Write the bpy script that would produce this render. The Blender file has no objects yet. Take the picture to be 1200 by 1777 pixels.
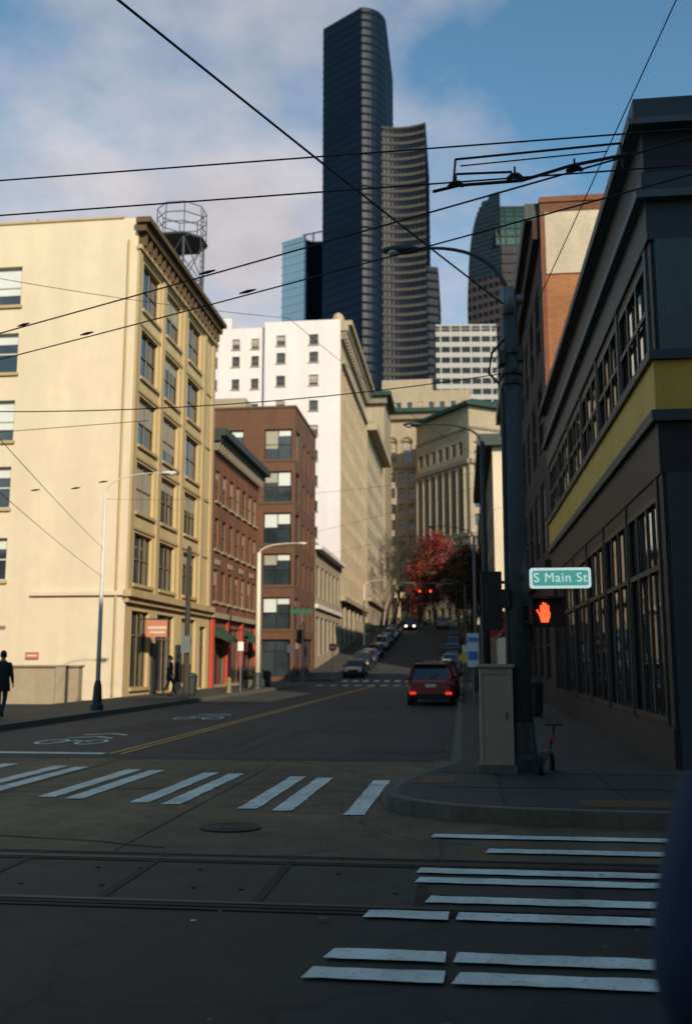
import bpy, math, random
from mathutils import Vector, Matrix
random.seed(7)
S=bpy.context.scene
S.view_settings.view_transform='Standard'; S.view_settings.look='None'; S.view_settings.exposure=0; S.view_settings.gamma=1

# ---------------- materials ----------------
M={}
def nmat(name):
    m=bpy.data.materials.new(name); m.use_nodes=True
    nt=m.node_tree; b=nt.nodes['Principled BSDF']
    return m,nt,b
def mixc(nt,fac,a,b,typ='MIX'):
    n=nt.nodes.new('ShaderNodeMix'); n.data_type='RGBA'; n.blend_type=typ
    for sock,v in ((n.inputs[0],fac),(n.inputs[6],a),(n.inputs[7],b)):
        if hasattr(v,'links'): nt.links.new(v,sock)
        elif isinstance(v,(int,float)): sock.default_value=v
        else: sock.default_value=(v[0],v[1],v[2],1)
    return n.outputs[2]
def noise(nt,vec,scale,detail=5,rough=.6):
    n=nt.nodes.new('ShaderNodeTexNoise'); n.inputs['Scale'].default_value=scale
    n.inputs['Detail'].default_value=detail; n.inputs['Roughness'].default_value=rough
    if vec is not None: nt.links.new(vec,n.inputs['Vector'])
    return n.outputs['Fac']
def ramp(nt,fac,a,b,ca=(0,0,0),cb=(1,1,1)):
    r=nt.nodes.new('ShaderNodeValToRGB'); nt.links.new(fac,r.inputs[0])
    r.color_ramp.elements[0].position=a; r.color_ramp.elements[1].position=b
    r.color_ramp.elements[0].color=(*ca,1); r.color_ramp.elements[1].color=(*cb,1)
    return r.outputs[0]
def objco(nt,scale=(1,1,1)):
    t=nt.nodes.new('ShaderNodeTexCoord'); mp=nt.nodes.new('ShaderNodeMapping')
    mp.inputs['Scale'].default_value=scale; nt.links.new(t.outputs['Object'],mp.inputs['Vector'])
    return mp.outputs[0]
def bump(nt,b,h,strength,dist=.02):
    n=nt.nodes.new('ShaderNodeBump'); n.inputs['Strength'].default_value=strength; n.inputs['Distance'].default_value=dist
    nt.links.new(h,n.inputs['Height']); nt.links.new(n.outputs[0],b.inputs['Normal'])
def mat(name,col,rough=.85,var=.2,scale=.6,bmp=.2,metal=0,streak=0,ior=1.45,emis=None,es=1):
    if name in M: return M[name]
    m,nt,b=nmat(name)
    co=objco(nt)
    n1=noise(nt,co,scale,6); n2=noise(nt,co,scale*9,4)
    c=mixc(nt,ramp(nt,n1,.3,.7),[x*(1-var) for x in col],[min(1,x*(1+var)) for x in col])
    c=mixc(nt,.5,c,mixc(nt,ramp(nt,n2,.35,.65),[x*(1-var) for x in col],[min(1,x*(1+var*.7)) for x in col]))
    if streak:
        st=noise(nt,objco(nt,(.8,.8,.10)),1.0,6)
        c=mixc(nt,ramp(nt,st,.40,.85),c,[x*(1-streak) for x in col])
    nt.links.new(c,b.inputs['Base Color'])
    b.inputs['Roughness'].default_value=rough; b.inputs['Metallic'].default_value=metal; b.inputs['IOR'].default_value=ior
    if bmp: bump(nt,b,noise(nt,co,scale*25,4),bmp,.01)
    if emis:
        b.inputs['Emission Color'].default_value=(*emis,1); b.inputs['Emission Strength'].default_value=es
    M[name]=m; return m
def brick(name,c1,c2,mortar,sc=1.0,w=.24,h=.085,var=.3):
    m,nt,b=nmat(name)
    t=nt.nodes.new('ShaderNodeTexCoord'); sp=nt.nodes.new('ShaderNodeSeparateXYZ'); nt.links.new(t.outputs['Object'],sp.inputs[0])
    ad=nt.nodes.new('ShaderNodeMath'); nt.links.new(sp.outputs[0],ad.inputs[0]); nt.links.new(sp.outputs[1],ad.inputs[1])
    cb=nt.nodes.new('ShaderNodeCombineXYZ'); nt.links.new(ad.outputs[0],cb.inputs[0]); nt.links.new(sp.outputs[2],cb.inputs[1])
    br=nt.nodes.new('ShaderNodeTexBrick'); nt.links.new(cb.outputs[0],br.inputs['Vector'])
    br.inputs['Scale'].default_value=1; br.inputs['Brick Width'].default_value=w; br.inputs['Row Height'].default_value=h
    br.inputs['Mortar Size'].default_value=.008; br.inputs['Color1'].default_value=(*c1,1); br.inputs['Color2'].default_value=(*c2,1); br.inputs['Mortar'].default_value=(*mortar,1)
    co=objco(nt); n1=noise(nt,co,.35,7)
    st=noise(nt,objco(nt,(.9,.9,.15)),1.0,5)
    c=mixc(nt,1.0,br.outputs[0],ramp(nt,n1,.3,.75,(1-var,)*3,(1,)*3),'MULTIPLY')
    c=mixc(nt,1.0,c,ramp(nt,st,.35,.7,(1,)*3,(1-var,)*3),'MULTIPLY')
    nt.links.new(c,b.inputs['Base Color']); b.inputs['Roughness'].default_value=.9
    bump(nt,b,br.outputs['Fac'],-.3,.01)
    M[name]=m; return m
def glass(name,col=(.02,.028,.032),rough=.05,ior=1.9,wob=.12,metal=0.0):
    m,nt,b=nmat(name); co=objco(nt)
    c=mixc(nt,ramp(nt,noise(nt,co,.45,3),.4,.65),col,[x*2.2 for x in col]); nt.links.new(c,b.inputs['Base Color'])
    b.inputs['Roughness'].default_value=rough; b.inputs['IOR'].default_value=ior; b.inputs['Metallic'].default_value=metal
    bump(nt,b,noise(nt,co,.8,2),wob,.05)
    M[name]=m; return m

cream=mat('cream_stucco',(.645,.540,.385),.9,.08,.18,.15,streak=.15)
creamtrim=mat('ochre_trim',(.45,.335,.17),.85,.12,.4,.15,streak=.25)
whitest=mat('white_terracotta',(.66,.61,.60),.85,.06,.2,.1,streak=.12)
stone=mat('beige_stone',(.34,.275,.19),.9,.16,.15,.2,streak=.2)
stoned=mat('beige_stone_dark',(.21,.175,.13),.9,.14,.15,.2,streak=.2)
copper=mat('green_copper',(.013,.045,.034),.8,.25,.3)
darktrim=mat('dark_trim',(.03,.04,.038),.6,.2)
browntrim=mat('brown_cornice',(.10,.06,.026),.8,.3,1)
redb=brick('red_brick',(.27,.085,.03),(.21,.06,.025),(.20,.13,.08))
orgb=brick('orange_brick',(.48,.19,.055),(.38,.14,.045),(.35,.22,.13),var=.35)
brnb=brick('brown_brick',(.17,.070,.032),(.13,.052,.026),(.12,.075,.05),var=.15)
darkb=brick('dark_brick',(.075,.036,.026),(.058,.030,.023),(.055,.04,.035))
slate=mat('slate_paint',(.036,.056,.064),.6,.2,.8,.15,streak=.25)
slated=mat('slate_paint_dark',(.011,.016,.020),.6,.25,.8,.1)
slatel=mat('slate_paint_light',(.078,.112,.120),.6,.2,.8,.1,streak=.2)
yellow=mat('yellow_band_paint',(.55,.37,.06),.6,.12,.8,.1,streak=.25)
frame_d=mat('window_frame_dark',(.02,.022,.022),.5,.2)
frame_t=mat('window_frame_tan',(.20,.145,.08),.6,.2)
frame_w=mat('window_frame_white',(.50,.50,.45),.6,.1)
blindm=mat('window_blind',(.33,.30,.23),.6,.15,1.5)
blindw=mat('window_blind_white',(.6,.62,.58),.5,.1,1.5)
gl=glass('window_glass'); glr=glass('reflective_glass',(.016,.022,.022),.02,3.6,.12)
gltower=mat('navy_tower_glass',(.0045,.011,.024),.4,.35,.02,0,ior=1.22)
glblue=mat('blue_tower_glass',(.15,.26,.38),.6,.05,.02,0,ior=1.3)
glgreen=mat('green_tower_glass',(.014,.060,.058),.5,.2,.05,0,ior=1.3)
roofm=mat('roof_gravel',(.1,.1,.1),.95,.2,.5)
metalg=mat('galvanised_metal',(.16,.18,.18),.5,.15,2,.1,metal=.2)
metald=mat('dark_green_metal',(.022,.030,.030),.5,.2,2,.1)
black=mat('black_rubber',(.012,.012,.013),.7,.2)
polecream=mat('cream_pole_paint',(.66,.62,.50),.6,.1)
polegrey=mat('pale_grey_pole_paint',(.60,.58,.50),.6,.1)

# ---------------- mesh builder ----------------
def fr(a):
    a=Vector(a).normalized(); up=Vector((0,0,1)) if abs(a.z)<.95 else Vector((0,1,0))
    x=a.cross(up).normalized(); y=x.cross(a).normalized(); return x,y
class Part:
    def __init__(s): s.v=[]; s.f=[]
    def add(s,vs,fs):
        n=len(s.v); s.v+=[tuple(p) for p in vs]; s.f+=[tuple(n+i for i in f) for f in fs]
    def quad(s,*p): s.add(p,[tuple(range(len(p)))])
    def hexa(s,p): s.add(p,[(0,3,2,1),(4,5,6,7),(0,1,5,4),(1,2,6,5),(2,3,7,6),(3,0,4,7)])
    def box(s,x0,y0,z0,x1,y1,z1):
        s.hexa([(x0,y0,z0),(x1,y0,z0),(x1,y1,z0),(x0,y1,z0),(x0,y0,z1),(x1,y0,z1),(x1,y1,z1),(x0,y1,z1)])
    def cyl(s,a,b,r0,r1=None,n=12): s.tube([a,b],[r0,r0 if r1 is None else r1],n)
    def tube(s,pts,r,n=8,sx=1,sy=1):
        pts=[Vector(p) for p in pts]
        if not isinstance(r,(list,tuple)): r=[r]*len(pts)
        vs=[];fs=[]
        for i,p in enumerate(pts):
            d=(pts[min(i+1,len(pts)-1)]-pts[max(i-1,0)])
            x,y=fr(d)
            for k in range(n):
                a=2*math.pi*k/n; vs.append(p+x*math.cos(a)*r[i]*sx+y*math.sin(a)*r[i]*sy)
        for i in range(len(pts)-1):
            for k in range(n):
                k2=(k+1)%n; fs.append((i*n+k,i*n+k2,(i+1)*n+k2,(i+1)*n+k))
        fs.append(tuple(range(n-1,-1,-1))); fs.append(tuple((len(pts)-1)*n+k for k in range(n)))
        s.add(vs,fs)
    def prism(s,pts,z0,z1):
        n=len(pts); vs=[(p[0],p[1],z0) for p in pts]+[(p[0],p[1],z1) for p in pts]
        s.add(vs,[(i,(i+1)%n,n+(i+1)%n,n+i) for i in range(n)]+[tuple(range(n-1,-1,-1)),tuple(range(n,2*n))])
    def ell(s,c,rx,ry,rz,n=12,m=8):
        vs=[];fs=[]
        for j in range(m+1):
            ph=math.pi*j/m
            for k in range(n):
                a=2*math.pi*k/n; vs.append((c[0]+rx*math.sin(ph)*math.cos(a),c[1]+ry*math.sin(ph)*math.sin(a),c[2]+rz*math.cos(ph)))
        for j in range(m):
            for k in range(n): fs.append((j*n+k,(j+1)*n+k,(j+1)*n+(k+1)%n,j*n+(k+1)%n))
        s.add(vs,fs)
class Obj:
    def __init__(s,name): s.name=name; s.parts={}; s.extra=[]
    def p(s,part,m):
        k=part
        if k in s.parts and s.parts[k][1]!=m: k=part+'_'+m.name
        if k not in s.parts: s.parts[k]=(Part(),m)
        return s.parts[k][0]
    def done(s,mw=None,smooth=(),bevel={}):
        e=bpy.data.objects.new(s.name,None); S.collection.objects.link(e)
        for k,(p,m) in s.parts.items():
            if not p.v: continue
            me=bpy.data.meshes.new(k); me.from_pydata(p.v,[],p.f); me.materials.append(m); me.update()
            if k in smooth:
                for f in me.polygons: f.use_smooth=True
            ob=bpy.data.objects.new(k,me); S.collection.objects.link(ob); ob.parent=e
            if k in bevel:
                b=ob.modifiers.new('b','BEVEL'); b.width=bevel[k]; b.segments=3; b.limit_method='ANGLE'
        for ob in s.extra: ob.parent=e
        if mw is not None: e.matrix_world=mw
        return e
Z=Vector((0,0,1))
def lbox(p,O,U,u0,v0,d0,u1,v1,d1):
    O=Vector(O);U=Vector(U); N=Vector((U.y,-U.x,0))
    f=lambda u,v,d:O+U*u+Z*v+N*d
    p.hexa([f(u0,v0,d1),f(u1,v0,d1),f(u1,v0,d0),f(u0,v0,d0),f(u0,v1,d1),f(u1,v1,d1),f(u1,v1,d0),f(u0,v1,d0)])
def facade(o,O,U,W,H,wins,wm,g=None,fm=None,depth=.25,fw=.07,vm=0,hm=1,sill=None,blind=.3,bm=None,wall='walls'):
    O=Vector(O);U=Vector(U).normalized();N=Vector((U.y,-U.x,0)); g=g or gl; fm=fm or frame_d; bm=bm or blindm
    wp=o.p(wall,wm); f=lambda u,v,d=0:O+U*u+Z*v+N*d
    rd=lambda x:round(x,4)
    wins=[tuple(rd(x) for x in w[:4]) for w in wins]
    us=sorted(set([0,rd(W)]+[w[0] for w in wins]+[w[2] for w in wins])); vs=sorted(set([0,rd(H)]+[w[1] for w in wins]+[w[3] for w in wins]))
    for j in range(len(vs)-1):
        run=None
        for i in range(len(us)-1):
            cu=(us[i]+us[i+1])/2; cv=(vs[j]+vs[j+1])/2
            hole=any(w[0]<cu<w[2] and w[1]<cv<w[3] for w in wins)
            if hole:
                if run is not None: wp.quad(f(run,vs[j]),f(us[i],vs[j]),f(us[i],vs[j+1]),f(run,vs[j+1])); run=None
            elif run is None: run=us[i]
        if run is not None: wp.quad(f(run,vs[j]),f(us[-1],vs[j]),f(us[-1],vs[j+1]),f(run,vs[j+1]))
    gp=o.p('windows',g); fp=o.p('window_frames',fm)
    for (a,b,c,d) in wins:
        D=-depth
        wp.quad(f(a,b),f(c,b),f(c,b,D),f(a,b,D)); wp.quad(f(a,d),f(a,d,D),f(c,d,D),f(c,d))
        wp.quad(f(a,b),f(a,b,D),f(a,d,D),f(a,d)); wp.quad(f(c,b),f(c,d),f(c,d,D),f(c,b,D))
        t1,t2=random.uniform(-.006,.006),random.uniform(-.006,.006)
        gp.quad(f(a,b,D),f(c,b,D+t1),f(c,d,D+t1+t2),f(a,d,D+t2))
        if random.random()<blind:
            t=d-(d-b)*random.choice([.25,.4,.5,.7,1.0]); o.p('blinds',bm).quad(f(a,t,D+.018),f(c,t,D+.018),f(c,d,D+.018),f(a,d,D+.018))
        if fw:
            e0=D+.024;e1=D+.07
            lbox(fp,O,U,a,b,e0,a+fw,d,e1); lbox(fp,O,U,c-fw,b,e0,c,d,e1)
            lbox(fp,O,U,a+fw,b,e0,c-fw,b+fw,e1); lbox(fp,O,U,a+fw,d-fw,e0,c-fw,d,e1)
            for k in range(vm):
                x=a+(c-a)*(k+1)/(vm+1); lbox(fp,O,U,x-fw/2,b+fw,e0,x+fw/2,d-fw,e1)
            for k in range(hm):
                y=b+(d-b)*(k+1)/(hm+1) if hm!=1 or (d-b)<2.9 else b+(d-b)*.68
                lbox(fp,O,U,a+fw,y-fw/2,e0,c-fw,y+fw/2,e1-.003)
        if sill: lbox(o.p('sills',sill),O,U,a-.1,b-.14,0,c+.1,b-.003,.12)
def grid(cs,w,rows,h): return [(c-w/2,r,c+w/2,r+h) for r in rows for c in cs]
def fr_f(o,x0,x1,y,z0,z1,wins,wm,**k): facade(o,(x0,y,z0),(1,0,0),x1-x0,z1-z0,[(a-x0,b-z0,c-x0,d-z0) for a,b,c,d in wins],wm,**k)
def rt_f(o,x,y0,y1,z0,z1,wins,wm,**k): facade(o,(x,y0,z0),(0,1,0),y1-y0,z1-z0,[(a-y0,b-z0,c-y0,d-z0) for a,b,c,d in wins],wm,**k)
def lf_f(o,x,y0,y1,z0,z1,wins,wm,**k): facade(o,(x,y1,z0),(0,-1,0),y1-y0,z1-z0,[(y1-c,b-z0,y1-a,d-z0) for a,b,c,d in wins],wm,**k)
def shell(o,x0,x1,y0,y1,z0,z1,wm,skip=''):
    p=o.p('walls',wm)
    if 'S' not in skip: p.quad((x0,y0,z0),(x1,y0,z0),(x1,y0,z1),(x0,y0,z1))
    if 'N' not in skip: p.quad((x1,y1,z0),(x0,y1,z0),(x0,y1,z1),(x1,y1,z1))
    if 'E' not in skip: p.quad((x1,y0,z0),(x1,y1,z0),(x1,y1,z1),(x1,y0,z1))
    if 'W' not in skip: p.quad((x0,y1,z0),(x0,y0,z0),(x0,y0,z1),(x0,y1,z1))
    o.p('roof',roofm).quad((x0,y0,z1-.5),(x1,y0,z1-.5),(x1,y1,z1-.5),(x0,y1,z1-.5))

# ---------------- terrain ----------------
HP=[(-400,0),(80,0),(86,.15),(100,1.35),(120,3.3),(137,5.1),(150,6.9),(158,7.6),(170,8.0),(200,8.5),(260,9.2),(3500,30)]
def h(y):
    for (a,za),(b,zb) in zip(HP,HP[1:]):
        if a<=y<=b: return za+(zb-za)*(y-a)/(b-a)
    return 0
YS=[-400,-60,-20,0,8,14,30,60,80,83,86,93,100,110,120,128,137,143,150,154,158,164,170,185,200,260,600,3500]
def strip(p,x0,x1,y0,y1,dz):
    ys=[y0]+[y for y in YS if y0<y<y1]+[y1]
    for a,b in zip(ys,ys[1:]): p.quad((x0,a,h(a)+dz),(x1,a,h(a)+dz),(x1,b,h(b)+dz),(x0,b,h(b)+dz))
def slab(p,x0,x1,y0,y1,hh):
    ys=[y0]+[y for y in YS if y0<y<y1]+[y1]
    strip(p,x0,x1,y0,y1,hh)
    for a,b in zip(ys,ys[1:]):
        for x in (x0,x1): p.quad((x,a,h(a)-.02),(x,b,h(b)-.02),(x,b,h(b)+hh),(x,a,h(a)+hh))
    for y in (y0,y1): p.quad((x0,y,h(y)-.02),(x1,y,h(y)-.02),(x1,y,h(y)+hh),(x0,y,h(y)+hh))

def road_mat(name,base,warm,crackd=.5):
    m,nt,b=nmat(name); co=objco(nt)
    n1=noise(nt,co,.25,6); n2=noise(nt,co,40,3); n3=noise(nt,objco(nt,(1,.12,1)),1.4,5)
    n4=noise(nt,co,2.2,6,.7)
    c=mixc(nt,ramp(nt,n1,.35,.65),base,warm)
    c=mixc(nt,1.0,c,ramp(nt,n3,.3,.7,(.66,)*3,(1.18,)*3),'MULTIPLY')
    c=mixc(nt,1.0,c,ramp(nt,n4,.35,.65,(.66,)*3,(1.18,)*3),'MULTIPLY')
    c=mixc(nt,1.0,c,ramp(nt,n2,.3,.7,(.55,)*3,(1.4,)*3),'MULTIPLY')
    v=nt.nodes.new('ShaderNodeTexVoronoi'); v.feature='DISTANCE_TO_EDGE'; v.inputs['Scale'].default_value=.33
    dn=nt.nodes.new('ShaderNodeTexNoise'); dn.inputs['Scale'].default_value=1.6; nt.links.new(co,dn.inputs['Vector'])
    va=nt.nodes.new('ShaderNodeMix'); va.data_type='RGBA'; va.blend_type='ADD'; va.inputs[0].default_value=.5
    nt.links.new(co,va.inputs[6]); nt.links.new(dn.outputs['Color'],va.inputs[7]); nt.links.new(va.outputs[2],v.inputs['Vector'])
    c=mixc(nt,1.0,c,ramp(nt,v.outputs['Distance'],.002,.010,(crackd,)*3,(1,)*3),'MULTIPLY')
    nt.links.new(c,b.inputs['Base Color']); b.inputs['Roughness'].default_value=.8
    bump(nt,b,n2,.4,.01); M[name]=m; return m
asph=road_mat('asphalt',(.023,.029,.031),(.036,.042,.040))
conc_i=road_mat('intersection_concrete',(.072,.056,.030),(.185,.130,.056),.5)  # concrete tone, warmed to stand in for sunlit ground at the crosswalk
asph2=road_mat('old_asphalt',(.016,.018,.014),(.027,.027,.019))
walkm=road_mat('sidewalk_concrete',(.036,.038,.034),(.058,.055,.044),.6)
kerbm=mat('kerb_concrete',(.12,.112,.085),.9,.35,1.5)
grd=mat('ground_earth',(.07,.07,.06),.95,.2,.1)
def paint(name,col):
    m,nt,b=nmat(name); co=objco(nt); n=noise(nt,co,26,5,.75)
    c=mixc(nt,ramp(nt,n,.30,.45),[x*.25 for x in col],col); c=mixc(nt,ramp(nt,noise(nt,co,2.2,6),.25,.62),mixc(nt,.5,c,(.08,.08,.065)),c)
    nt.links.new(c,b.inputs['Base Color']); b.inputs['Roughness'].default_value=.7; M[name]=m; return m
wpaint=paint('white_road_paint',(.74,.80,.68)); ypaint=paint('yellow_road_paint',(.60,.34,.05))
tarm=mat('joint_tar',(.008,.008,.008),.8,.2,3)

o=Obj('ground'); p=o.p('terrain',grd); strip(p,-2500,2500,-400,3500,0); o.done()
o=Obj('road')
strip(o.p('street_asphalt',asph),-10.8,-.2,16.2,203,.004)
strip(o.p('street_asphalt',asph),-10.8,-.2,-200,3.0,.004)
strip(o.p('cross_street_asphalt',asph2),-200,200,3.0,6.38,.004)
strip(o.p('cross_street_concrete',conc_i),-200,200,8.16,9.9,.004)
strip(o.p('intersection_concrete',conc_i),-10.8,-.2,9.9,16.2,.004)
strip(o.p('corner_concrete',conc_i),-.2,3,9.9,10.6,.003)
strip(o.p('far_cross_asphalt',asph),-200,-10.8,68,81,.004); strip(o.p('far_cross_asphalt',asph),-.2,200,68,81,.004)
strip(o.p('top_street',asph),-200,200,203,210,.005)
pt=o.p('asphalt_patch',road_mat('fresh_asphalt',(.012,.015,.016),(.019,.023,.024)))
def rough_patch(p,x0,x1,y0,y1,z,seed):
    r=random.Random(seed); pts=[]
    for a,b,c,d in ((x0,y0,x1,y0),(x1,y0,x1,y1),(x1,y1,x0,y1),(x0,y1,x0,y0)):
        n=max(2,int(math.hypot(c-a,d-b)/.5))
        for i in range(n): t=i/n; pts.append((a+(c-a)*t+r.uniform(-.05,.05),b+(d-b)*t+r.uniform(-.05,.05),z))
    p.quad(*pts)
for i,(x0,x1,y0,y1) in enumerate(((-3.4,-1.9,22,27.5),(-5.2,-4.4,17,24),(-2.0,-.5,17.2,18.4),(-9.6,-8.3,31,40),(-4.4,-2.6,33,36),(-10.5,-.5,15.9,16.4),(-8.5,-7.2,22,26),(.3,1.4,4.2,4.9))): rough_patch(pt,x0,x1,y0,y1,.0078,i)
tj=o.p('slab_joints',tarm)
strip(tj,-10.7,-.95,12.2,12.218,.0085)
for x in (-3.0,-5.7,-8.2): strip(tj,x,x+.018,8.2,15.9,.0082)
rt=random.Random(11); tl=o.p('tar_seams',tarm)
for (x,y,dx,dy,n) in ((-4,17,.02,.9,22),(-1.6,19,-.05,.8,18),(-9,20,.1,.7,20),(-6.9,3.4,.35,.1,26),(-2.6,8.4,-.35,.15,14),(-7.4,11,.3,.22,16)):
    L=[];Rr=[]
    for i in range(n):
        w=rt.uniform(.008,.020); nn=Vector((dy,-dx)).normalized()*w
        L.append((x-nn.x,y-nn.y,.0100)); Rr.append((x+nn.x,y+nn.y,.0100)); x+=dx+rt.uniform(-.09,.09); y+=dy*.5+rt.uniform(-.05,.05)
    for i in range(n-1): tl.quad(L[i],L[i+1],Rr[i+1],Rr[i])
o.done()
o=Obj('tram_tracks')
panel=road_mat('track_concrete',(.026,.027,.020),(.046,.043,.030),.6)
strip(o.p('concrete_panels',panel),-200,200,6.38,8.16,.006)
jt=o.p('joints',tarm)
for y in (6.40,8.13): strip(jt,-200,200,y-.03,y+.03,.0105)
x=-40.65
while x<30:
    strip(jt,x-.035,x+.035,6.44,8.10,.0105); x+=1.09
rp=o.p('rails',mat('rail_steel',(.013,.012,.011),.6,.3,4))
for y in (6.56,7.93):
    strip(jt,-200,200,y-.11,y-.035,.012); strip(rp,-200,200,y-.035,y+.03,.016)
bolts=o.p('anchor_spots',tarm)
for i in range(22):
    x=random.uniform(-8,3); y=random.choice((6.95,7.55))+random.uniform(-.02,.02)
    bolts.prism([(x+.02*math.cos(a),y+.014*math.sin(a)) for a in [k*math.pi/3 for k in range(6)]],.0062,.0125)
o.done()
o=Obj('road_markings'); wp=o.p('white_paint',wpaint); rj=random.Random(4)
def jag(pts,z,amp=.014,step=.11):
    out=[]
    for (a,b) in zip(pts,pts[1:]+pts[:1]):
        n=max(1,int(math.hypot(b[0]-a[0],b[1]-a[1])/step))
        for i in range(n):
            t=i/n; e=amp*(2.2 if rj.random()<.06 else 1)
            out.append((a[0]+(b[0]-a[0])*t+rj.uniform(-e,e)*.6,a[1]+(b[1]-a[1])*t+rj.uniform(-e,e)*.6,z))
    wp.quad(*out)
def pstripe(pts): wp.quad(*[(x,y,h(y)+.013) for x,y in pts])
for xc in (-1.17,-1.98,-2.38,-3.32,-3.72,-4.60,-4.98,-5.90,-6.28,-7.2,-7.6,-8.5,-8.9,-9.8,-10.2):
    y0=10.35+(-1.2-xc)*.24; y1=y0+3.05
    jag([(xc-.11,y0),(xc+.11,y0+.02),(xc+.16,y1),(xc-.06,y1-.03)],.013)
for yc,x0,x1 in ((9.2,-.32,3.2),(8.55,.17,3.2),(7.70,-.38,3.2),(7.38,-.38,3.2),(6.80,-.27,3.2),(6.38,-.66,3.2),(5.52,-.78,3.2),(5.18,-.84,3.2)):
    segs=[(x0,x1)] if (yc>7 or yc==6.80) else [(x0,-.12),(-.08,x1)]
    for a,b in segs: jag([(a,yc-.095),(b,yc-.10),(b,yc+.09),(a+.03,yc+.085)],.019)
jag([(-10.7,16.5),(-6.3,16.5),(-6.3,16.8),(-10.7,16.8)],.013,.02)
yp=o.p('yellow_paint',ypaint)
for xc in (-6.2,-6.0): strip(yp,xc-.05,xc+.05,16.6,66,.013)
for x0 in [-10.2+.9*k for k in range(11)]: strip(wp,x0,x0+.45,80.5,83,.013); strip(wp,x0,x0+.45,66.5,68.5,.013)
for cx,cy in ((-7.9,19.6),(-7.6,28)):
    for k in range(2):
        y=cy+k*.9+.6
        pstripe([(cx-.5,y-.35),(cx,y+.1),(cx,y+.3),(cx-.5,y-.15)]); pstripe([(cx,y+.1),(cx+.5,y-.35),(cx+.5,y-.15),(cx,y+.3)])
    for dx in (-.42,.42):
        for k in range(12):
            a=k*math.pi/6;b=(k+1)*math.pi/6
            pstripe([(cx+dx+.3*math.cos(a),cy-.6+.6*math.sin(a)),(cx+dx+.3*math.cos(b),cy-.6+.6*math.sin(b)),(cx+dx+.22*math.cos(b),cy-.6+.48*math.sin(b)),(cx+dx+.22*math.cos(a),cy-.6+.48*math.sin(a))])
    pstripe([(cx-.42,cy-.65),(cx+.1,cy-.35),(cx+.1,cy-.25),(cx-.42,cy-.55)]); pstripe([(cx-.1,cy-.3),(cx+.42,cy-.65),(cx+.42,cy-.55),(cx-.1,cy-.15)])
o.done()
o=Obj('manhole_cover'); mh=mat('cast_iron',(.009,.009,.009),.7,.3,6)
o.p('cover',mh).prism([(-2.28+.30*math.cos(k*math.pi/14),9.45+.26*math.sin(k*math.pi/14)) for k in range(28)],.004,.018)
for r in (.22,.12): o.p('ribs',mat('cast_iron_worn',(.018,.017,.015),.6,.3,6)).tube([(-2.28+r*math.cos(k*math.pi/10),9.45+r*.87*math.sin(k*math.pi/10),.017) for k in range(21)],.005,5)
o.done()
o=Obj('fallen_leaves'); rl=random.Random(8); q=o.p('leaves',mat('dry_leaf',(.16,.08,.03),.8,.4,5)); q2=o.p('litter',mat('paper_litter',(.5,.5,.45),.8))
for i in range(260):
    if i<150: x=-.32-abs(rl.gauss(0,.12)); y=rl.uniform(14.8,60); z=.012
    elif i<200: x=rl.uniform(-.1,2.8); y=rl.uniform(11,30); z=.162
    else: x=rl.uniform(-10,2); y=rl.uniform(4,16); z=.022
    s=rl.uniform(.02,.045); a=rl.uniform(0,6.28); q.quad(*[(x+s*k*math.cos(a+t),y+s*k*math.sin(a+t),z+rl.uniform(0,.015)) for t,k in ((0,1.3),(1.57,.6),(3.14,1),(4.71,.7))])
for x,y in ((-1.7,6.05),(-4.3,5.4)): q2.quad((x,y,.02),(x+.035,y+.005,.022),(x+.03,y+.03,.021),(x-.005,y+.025,.023))
o.done()
def walk(name,x0,x1,y0,y1,kside):
    o=Obj(name)
    a,b=(x0+.16,x1) if kside<0 else (x0,x1-.16)
    slab(o.p('paving',walkm),a,b,y0,y1,.15)
    slab(o.p('kerb',kerbm),*( (x0,x0+.158) if kside<0 else (x1-.158,x1)),y0,y1,.152)
    j=o.p('paving_joints',tarm); y=y0+1
    while y<min(y1,110): strip(j,a,b,y,y+.02,.1535); y+=1.5
    o.done()
walk('sidewalk',-.2,2.9,14.6,68,-1); walk('sidewalk',-.2,2.9,81,200,-1)
walk('sidewalk',-14.5,-10.8,16.5,68,1); walk('sidewalk',-14.5,-10.8,81,200,1)
o=Obj('sidewalk')
cp=[(-.2,14.6),(-.42,13.9),(-.66,13.1),(-.86,12.2),(-.95,11.4),(-.86,10.85),(-.6,10.5),(-.15,10.2),(.5,10.02),(1.4,9.93),(3,9.9),(60,9.9),(60,14.6)]
o.p('kerb',kerbm).prism(cp,-.02,.15)
inner=[(-.04,14.6),(-.26,13.9),(-.5,13.1),(-.7,12.2),(-.78,11.45),(-.72,11.0),(-.5,10.68),(-.1,10.38),(.5,10.2),(1.4,10.1),(3,10.06),(59.9,10.06),(59.9,14.6)]
o.p('paving',walkm).prism(inner,.1,.154)
o.p('tactile_ramp',mat('tactile_orange',(.12,.065,.028),.8,.35,8)).prism([(-.62,11.9),(-.12,12.0),(-.1,12.75),(-.5,12.7)],.12,.160)
o.p('tactile_ramp',M['tactile_orange']).prism([(1.2,10.2),(2.3,10.2),(2.3,10.7),(1.2,10.7)],.12,.160)
for y in (11.6,13.1): o.p('paving_joints',tarm).box(-.3,y,.12,3,y+.02,.158)
for x in (.4,1.7): o.p('paving_joints',tarm).box(x,10.3,.12,x+.02,14.5,.157)
o.done()
o=Obj('sidewalk'); o.p('kerb',kerbm).prism([(-200,9.9),(-12.5,9.9),(-11.3,10.6),(-10.8,12.0),(-10.8,16.5),(-200,16.5)],-.02,.15); o.done()
o=Obj('sidewalk'); o.p('paving',walkm).prism([(-.2,-60),(60,-60),(60,2.9),(1.0,2.9),(.1,2.5),(-.2,1.6)],-.02,.15); o.done()
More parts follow.
